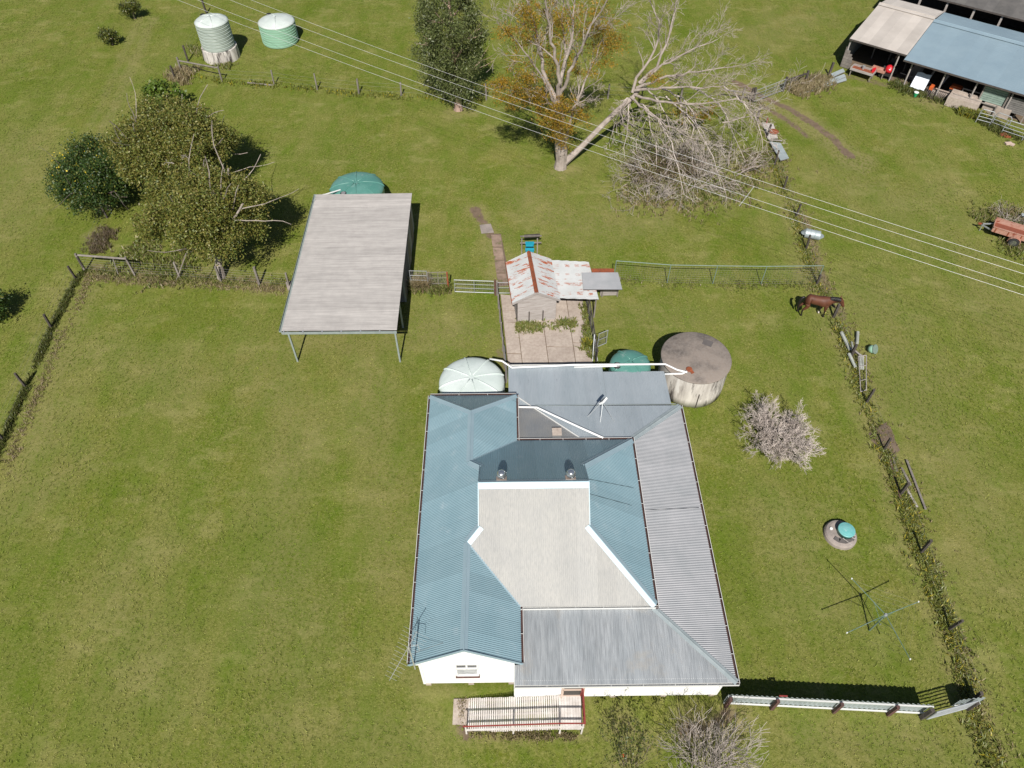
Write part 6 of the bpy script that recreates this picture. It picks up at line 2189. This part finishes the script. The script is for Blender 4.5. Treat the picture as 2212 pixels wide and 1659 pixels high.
# pale bare bush on the right lawn
T, g = thicket('pale leafless bush standing alone on the right lawn', G(1674, 955), 1.7, 1.7, .84, 40, 45, 'twig_pale', nch=(8, 6, 4), tilt=(.2, 1.6), up=.01, rad=.032, wob=.2, name='bare_bush')
T.part('trunk', MB().tube([G(1668, 958), G(1672, 950) + V((0, 0, .5)), G(1688, 912, .9)], [.12, .10, .06], 8), 'bark_grey')
T.part('trunk', MB().tube([G(1662, 958), G(1655, 955) + V((0, 0, .4)), G(1640, 950, .8)], [.11, .09, .05], 8), 'bark_grey')
# shrubs at the bottom edge
T, g = thicket('grey leafless shrub at the bottom edge near the zinc fence', G(1524, 1652), 1.5, 1.1, 1.45, 40, 46, 'twig_grey', nch=(6, 4), tilt=(.1, 1.0), up=.05, rad=.022, wob=.13, name='bare_bush')
b = G(1362, 1655)
T = Thing('leafy_shrub', 'slender leafy shrub at the bottom edge with a red flower', 'shrub', b)
g = Grow(47, wob=.1, nch=(4, 2), seg=.2, spread=.5, up=.1, minr=.004)
for k in range(9):
    a = k * .7
    g.limb(b + V((.25 * math.cos(a), .1 * math.sin(a), 0)), (.28 * math.cos(a), .28 * math.sin(a), 1), 1.35, .016)
T.part('stems', g.mb(5), 'twig_brown')
rng = np.random.default_rng(48)
C = np.concatenate([np.array(t) + rng.normal(size=(9, 3)) * .09 for t in g.tips])
crown(T, 'leaves', C, .085, 'leaf_shrub', rng, aspect=.5)
T.part('flower', MB().lathe(G(1343, 1640) + V((0, 0, .5)), [(.01, 0), (.05, .03), (.045, .05), (.01, .06)], 8), 'red_paint')
# small shrubs in the far paddock, and one at the left edge
for u, v, lab, r, h, sd in ((292, 40, 'small yellow-green shrub nearest the top edge in the left paddock', 1.0, 1.1, 51), (243, 97, 'small round shrub below the other in the left paddock', .85, .9, 52)):
    tree_simple('paddock_shrub', lab, G(u, v), G(u, v) + V((0, 0, h * .75)), (r, r * .8, h * .75), 'leaf_shrub', 'bark_dark', sd, 45, 70, .32, .14, .06, 5, lower=-.8)
tree_simple('dark_shrub', 'dark leafy shrub cut by the left edge of the picture', G(-14, 690), G(-14, 690) + V((0, 0, 1.0)), (1.25, 1.1, 1.0), 'leaf_citrus', 'bark_dark', 53, 60, 80, .4, .14, .08, 5, lower=-.8)


# ------------------------------------------------------------------ weeds and long grass (uncountable)
def tufts(name, label, pts, n, width, h, mat, seed, blade=.022, shift=(0, 0), clump=6, zmin=-.02, lean=.7, dens=None):
    """long grass: bent blades in tufts scattered along a line"""
    rng = np.random.default_rng(seed)
    P = np.array([[p[0], p[1]] for p in pts])
    sl = np.hypot(*(P[1:] - P[:-1]).T)
    cum = np.concatenate([[0], np.cumsum(sl)])
    t = rng.random(n) * cum[-1]
    # patchiness along the line
    keep = (np.sin(t * 1.7 + seed) + np.sin(t * .63 + 2 * seed) + rng.normal(size=n) * .9) > -.9
    t = t[keep]
    i = np.clip(np.searchsorted(cum, t) - 1, 0, len(sl) - 1)
    f = ((t - cum[i]) / sl[i])[:, None]
    c = P[i] * (1 - f) + P[i + 1] * f
    nrm = np.stack([-(P[i + 1] - P[i])[:, 1], (P[i + 1] - P[i])[:, 0]], 1) / sl[i][:, None]
    c = c + nrm * rng.normal(size=(len(t), 1)) * width * .5 + np.array(shift)
    c = np.repeat(c, clump, 0) + rng.normal(size=(len(t) * clump, 2)) * .05
    m = len(c)
    base = np.concatenate([c, np.full((m, 1), zmin)], 1)
    a = rng.uniform(0, 2 * np.pi, m)
    hh = h * rng.uniform(.4, 1.2, m)
    ln = hh * lean * rng.uniform(.1, 1.2, m)
    tip = base + np.stack([np.cos(a) * ln, np.sin(a) * ln, hh], 1)
    midp = base + np.stack([np.cos(a) * ln * .3, np.sin(a) * ln * .3, hh * .65], 1)
    b = rng.uniform(0, 2 * np.pi, m)
    w = np.stack([np.cos(b), np.sin(b), 0 * b], 1) * blade * rng.uniform(.6, 1.4, m)[:, None]
    vs = np.stack([base - w, base + w, midp + w * .9, midp - w * .9, tip + w * .15, tip - w * .15], 1)
    k = np.arange(m)[:, None] * 6
    q = np.concatenate([k + np.array([0, 1, 2, 3]), k + np.array([3, 2, 4, 5])], 1).reshape(-1, 4)
    o = link(name, np_mesh(vs.reshape(-1, 3), q), mat)
    tag(o, label, 'weeds', None, 'stuff')
    return o


FR3 = [V((x, y, 0)) for x, y in FENCE_R]
tufts('weeds', 'weeds and yellow flowers growing along the right fence', FR3, 2300, .50, .15, 'weed_flower', 1, .020, lean=1.6)
tufts('weeds', 'thick weeds and yellow flowers along the lower right fence', FR3[11:16], 1100, .36, .16, 'weed_flower', 12, .020, (.10, 0), lean=1.7)
tufts('dry_grass', 'dry grass along the right fence', FR3, 1300, .9, .14, 'weed_dry', 2, .014, (.3, 0))
FL3 = [V((x, y, 0)) for x, y in FENCE_L]
tufts('long_grass', 'long dark grass in the ditch along the left fence', FL3, 1300, .22, .20, 'weed_dark', 3, .014, clump=8)
tufts('dry_grass', 'dry grass edging the lawn along the left fence', FL3, 700, .40, .12, 'weed_dry', 4, .012, (.75, 0))
C3 = [G(190, 585), G(292, 594), G(389, 601), G(478, 606), G(561, 612), G(620, 616)]
tufts('long_grass', 'long grass under the left cross fence', C3, 900, .5, .16, 'weed', 5, .015)
tufts('dry_grass', 'pale dry grass below the left cross fence', [p + V((0, -.5, 0)) for p in C3], 900, .4, .13, 'weed_dry', 6, .014)
tufts('brush', 'brown dead brush at the corner of the left fence', [G(205, 548), G(222, 515), G(236, 492)], 300, .8, .28, 'brush_brown', 7, .014, clump=9)
F3 = [G(393, 158), G(480, 178), G(592, 185), G(686, 195), G(775, 204), G(867, 209), G(960, 214), G(1050, 218)]
tufts('weeds', 'weeds with yellow flowers under the far cross fence', F3, 650, .45, .22, 'weed_flower', 8, .024)
tufts('dry_grass', 'dry brush at the top left fence corner', [G(372, 178), G(385, 160), G(398, 150), G(392, 185)], 350, .9, .5, 'weed_dry', 9, .02)
tufts('dry_grass', 'heap of dry straw-coloured grass by the zinc sheets', [G(1712, 205), G(1755, 190), G(1790, 172)], 900, 1.1, .40, 'weed_dry', 10, .022, (0, .3))
tufts('weeds', 'weeds growing along the front of the machinery shed', [G(1925, 178), G(1960, 195), G(2010, 212), G(2060, 225), G(2110, 245), G(2160, 285), G(2212, 305)], 1500, .7, .30, 'weed_dark', 11, .020)
tufts('weeds', 'yellow flowering weeds below the timber rails', [G(2070, 240), G(2125, 255)], 420, .6, .4, 'weed_flower', 13, .035)
tufts('weeds', 'green weed bed along the front wall of the hut', [G(1116, 708), G(1180, 708), G(1243, 701)], 750, .42, .26, 'weed', 14, .03)
tufts('weeds', 'weeds along the right fence of the concrete yard', [G(1258, 660), G(1266, 700), G(1274, 750), G(1278, 775)], 320, .25, .3, 'weed', 15, .03)
tufts('weeds', 'clump of weeds against the yard gate post', [G(1268, 742), G(1276, 752)], 160, .35, .5, 'weed_flower', 16, .035)
tufts('weeds', 'thin weeds in the cracks of the concrete yard', [yardp(.17, .1), yardp(.17, .95)], 120, .05, .07, 'weed', 17, .02)
tufts('weeds', 'weeds grown through the weldmesh panels beside the carport', [G(886, 627), G(930, 628), G(972, 628)], 500, .35, .55, 'weed', 18, .02)
tufts('dry_grass', 'dry grass grown through the panel beside the carport', [G(895, 626), G(928, 627)], 220, .25, .9, 'weed_dry', 19, .018)
tufts('weeds', 'weeds under the pipe fence', [G(1330, 606), G(1441, 613), G(1643, 616), G(1760, 616)], 500, .45, .10, 'weed', 20, .02)
tufts('dry_grass', 'dry grass and debris round the foot of the ramp', [V((-1.95, 8.9, 0)), V((-1.95, 8.0, 0)), V((-1.4, 7.6, 0)), V((2.5, 7.55, 0))], 420, .18, .12, 'weed_dry', 21, .014)
tufts('long_grass', 'long grass round the scrap and trailer', [G(2110, 480), G(2160, 470), G(2212, 480), G(2212, 535), G(2150, 535)], 900, 1.3, .25, 'weed', 22, .022)
tufts('dry_grass', 'dry grass round the trailer', [G(2140, 470), G(2212, 470), G(2212, 545)], 600, 1.2, .25, 'weed_dry', 23, .018)
tufts('weeds', 'weeds and dry stalks round the thicket', [G(1330, 400), G(1450, 430), G(1600, 400), G(1640, 330)], 1500, 1.8, .25, 'weed', 24, .022)
tufts('dry_grass', 'dry grass round the thicket', [G(1340, 415), G(1450, 440), G(1600, 400), G(1650, 330)], 1200, 2.0, .22, 'weed_dry', 25, .018)
tufts('weeds', 'weeds under the left clump of trees', [G(270, 540), G(340, 565), G(430, 590)], 1000, 2.0, .25, 'weed', 26, .03)
tufts('long_grass', 'long grass at the foot of the ringed tanks', [G(415, 150), G(440, 148), G(500, 145), G(405, 100)], 350, .6, .3, 'weed', 27, .025)
# shallow earth mound by the right fence
c = G(1912, 948)
m = MB()
vs, fs = [(c.x, c.y, .12)], []
for j in range(1, 6):
    for i in range(18):
        a = 2 * math.pi * i / 18
        r = .17 * j * (1 + .22 * math.sin(3 * a + j) + .1 * math.sin(7 * a))
        vs.append((c.x + r * .75 * math.cos(a), c.y + r * 1.15 * math.sin(a), .12 * (1 - (j / 5) ** 2) - .03 + .02 * math.sin(5 * a + j * 2)))
fs = [(0, 1 + i, 1 + (i + 1) % 18) for i in range(18)] + [(1 + (j - 1) * 18 + i, 1 + j * 18 + i, 1 + j * 18 + (i + 1) % 18, 1 + (j - 1) * 18 + (i + 1) % 18) for j in range(1, 5) for i in range(18)]
m.add(vs, fs)
o = link('earth_mound', m.mesh(smooth=True), 'earth')
tag(o, kind='structure')
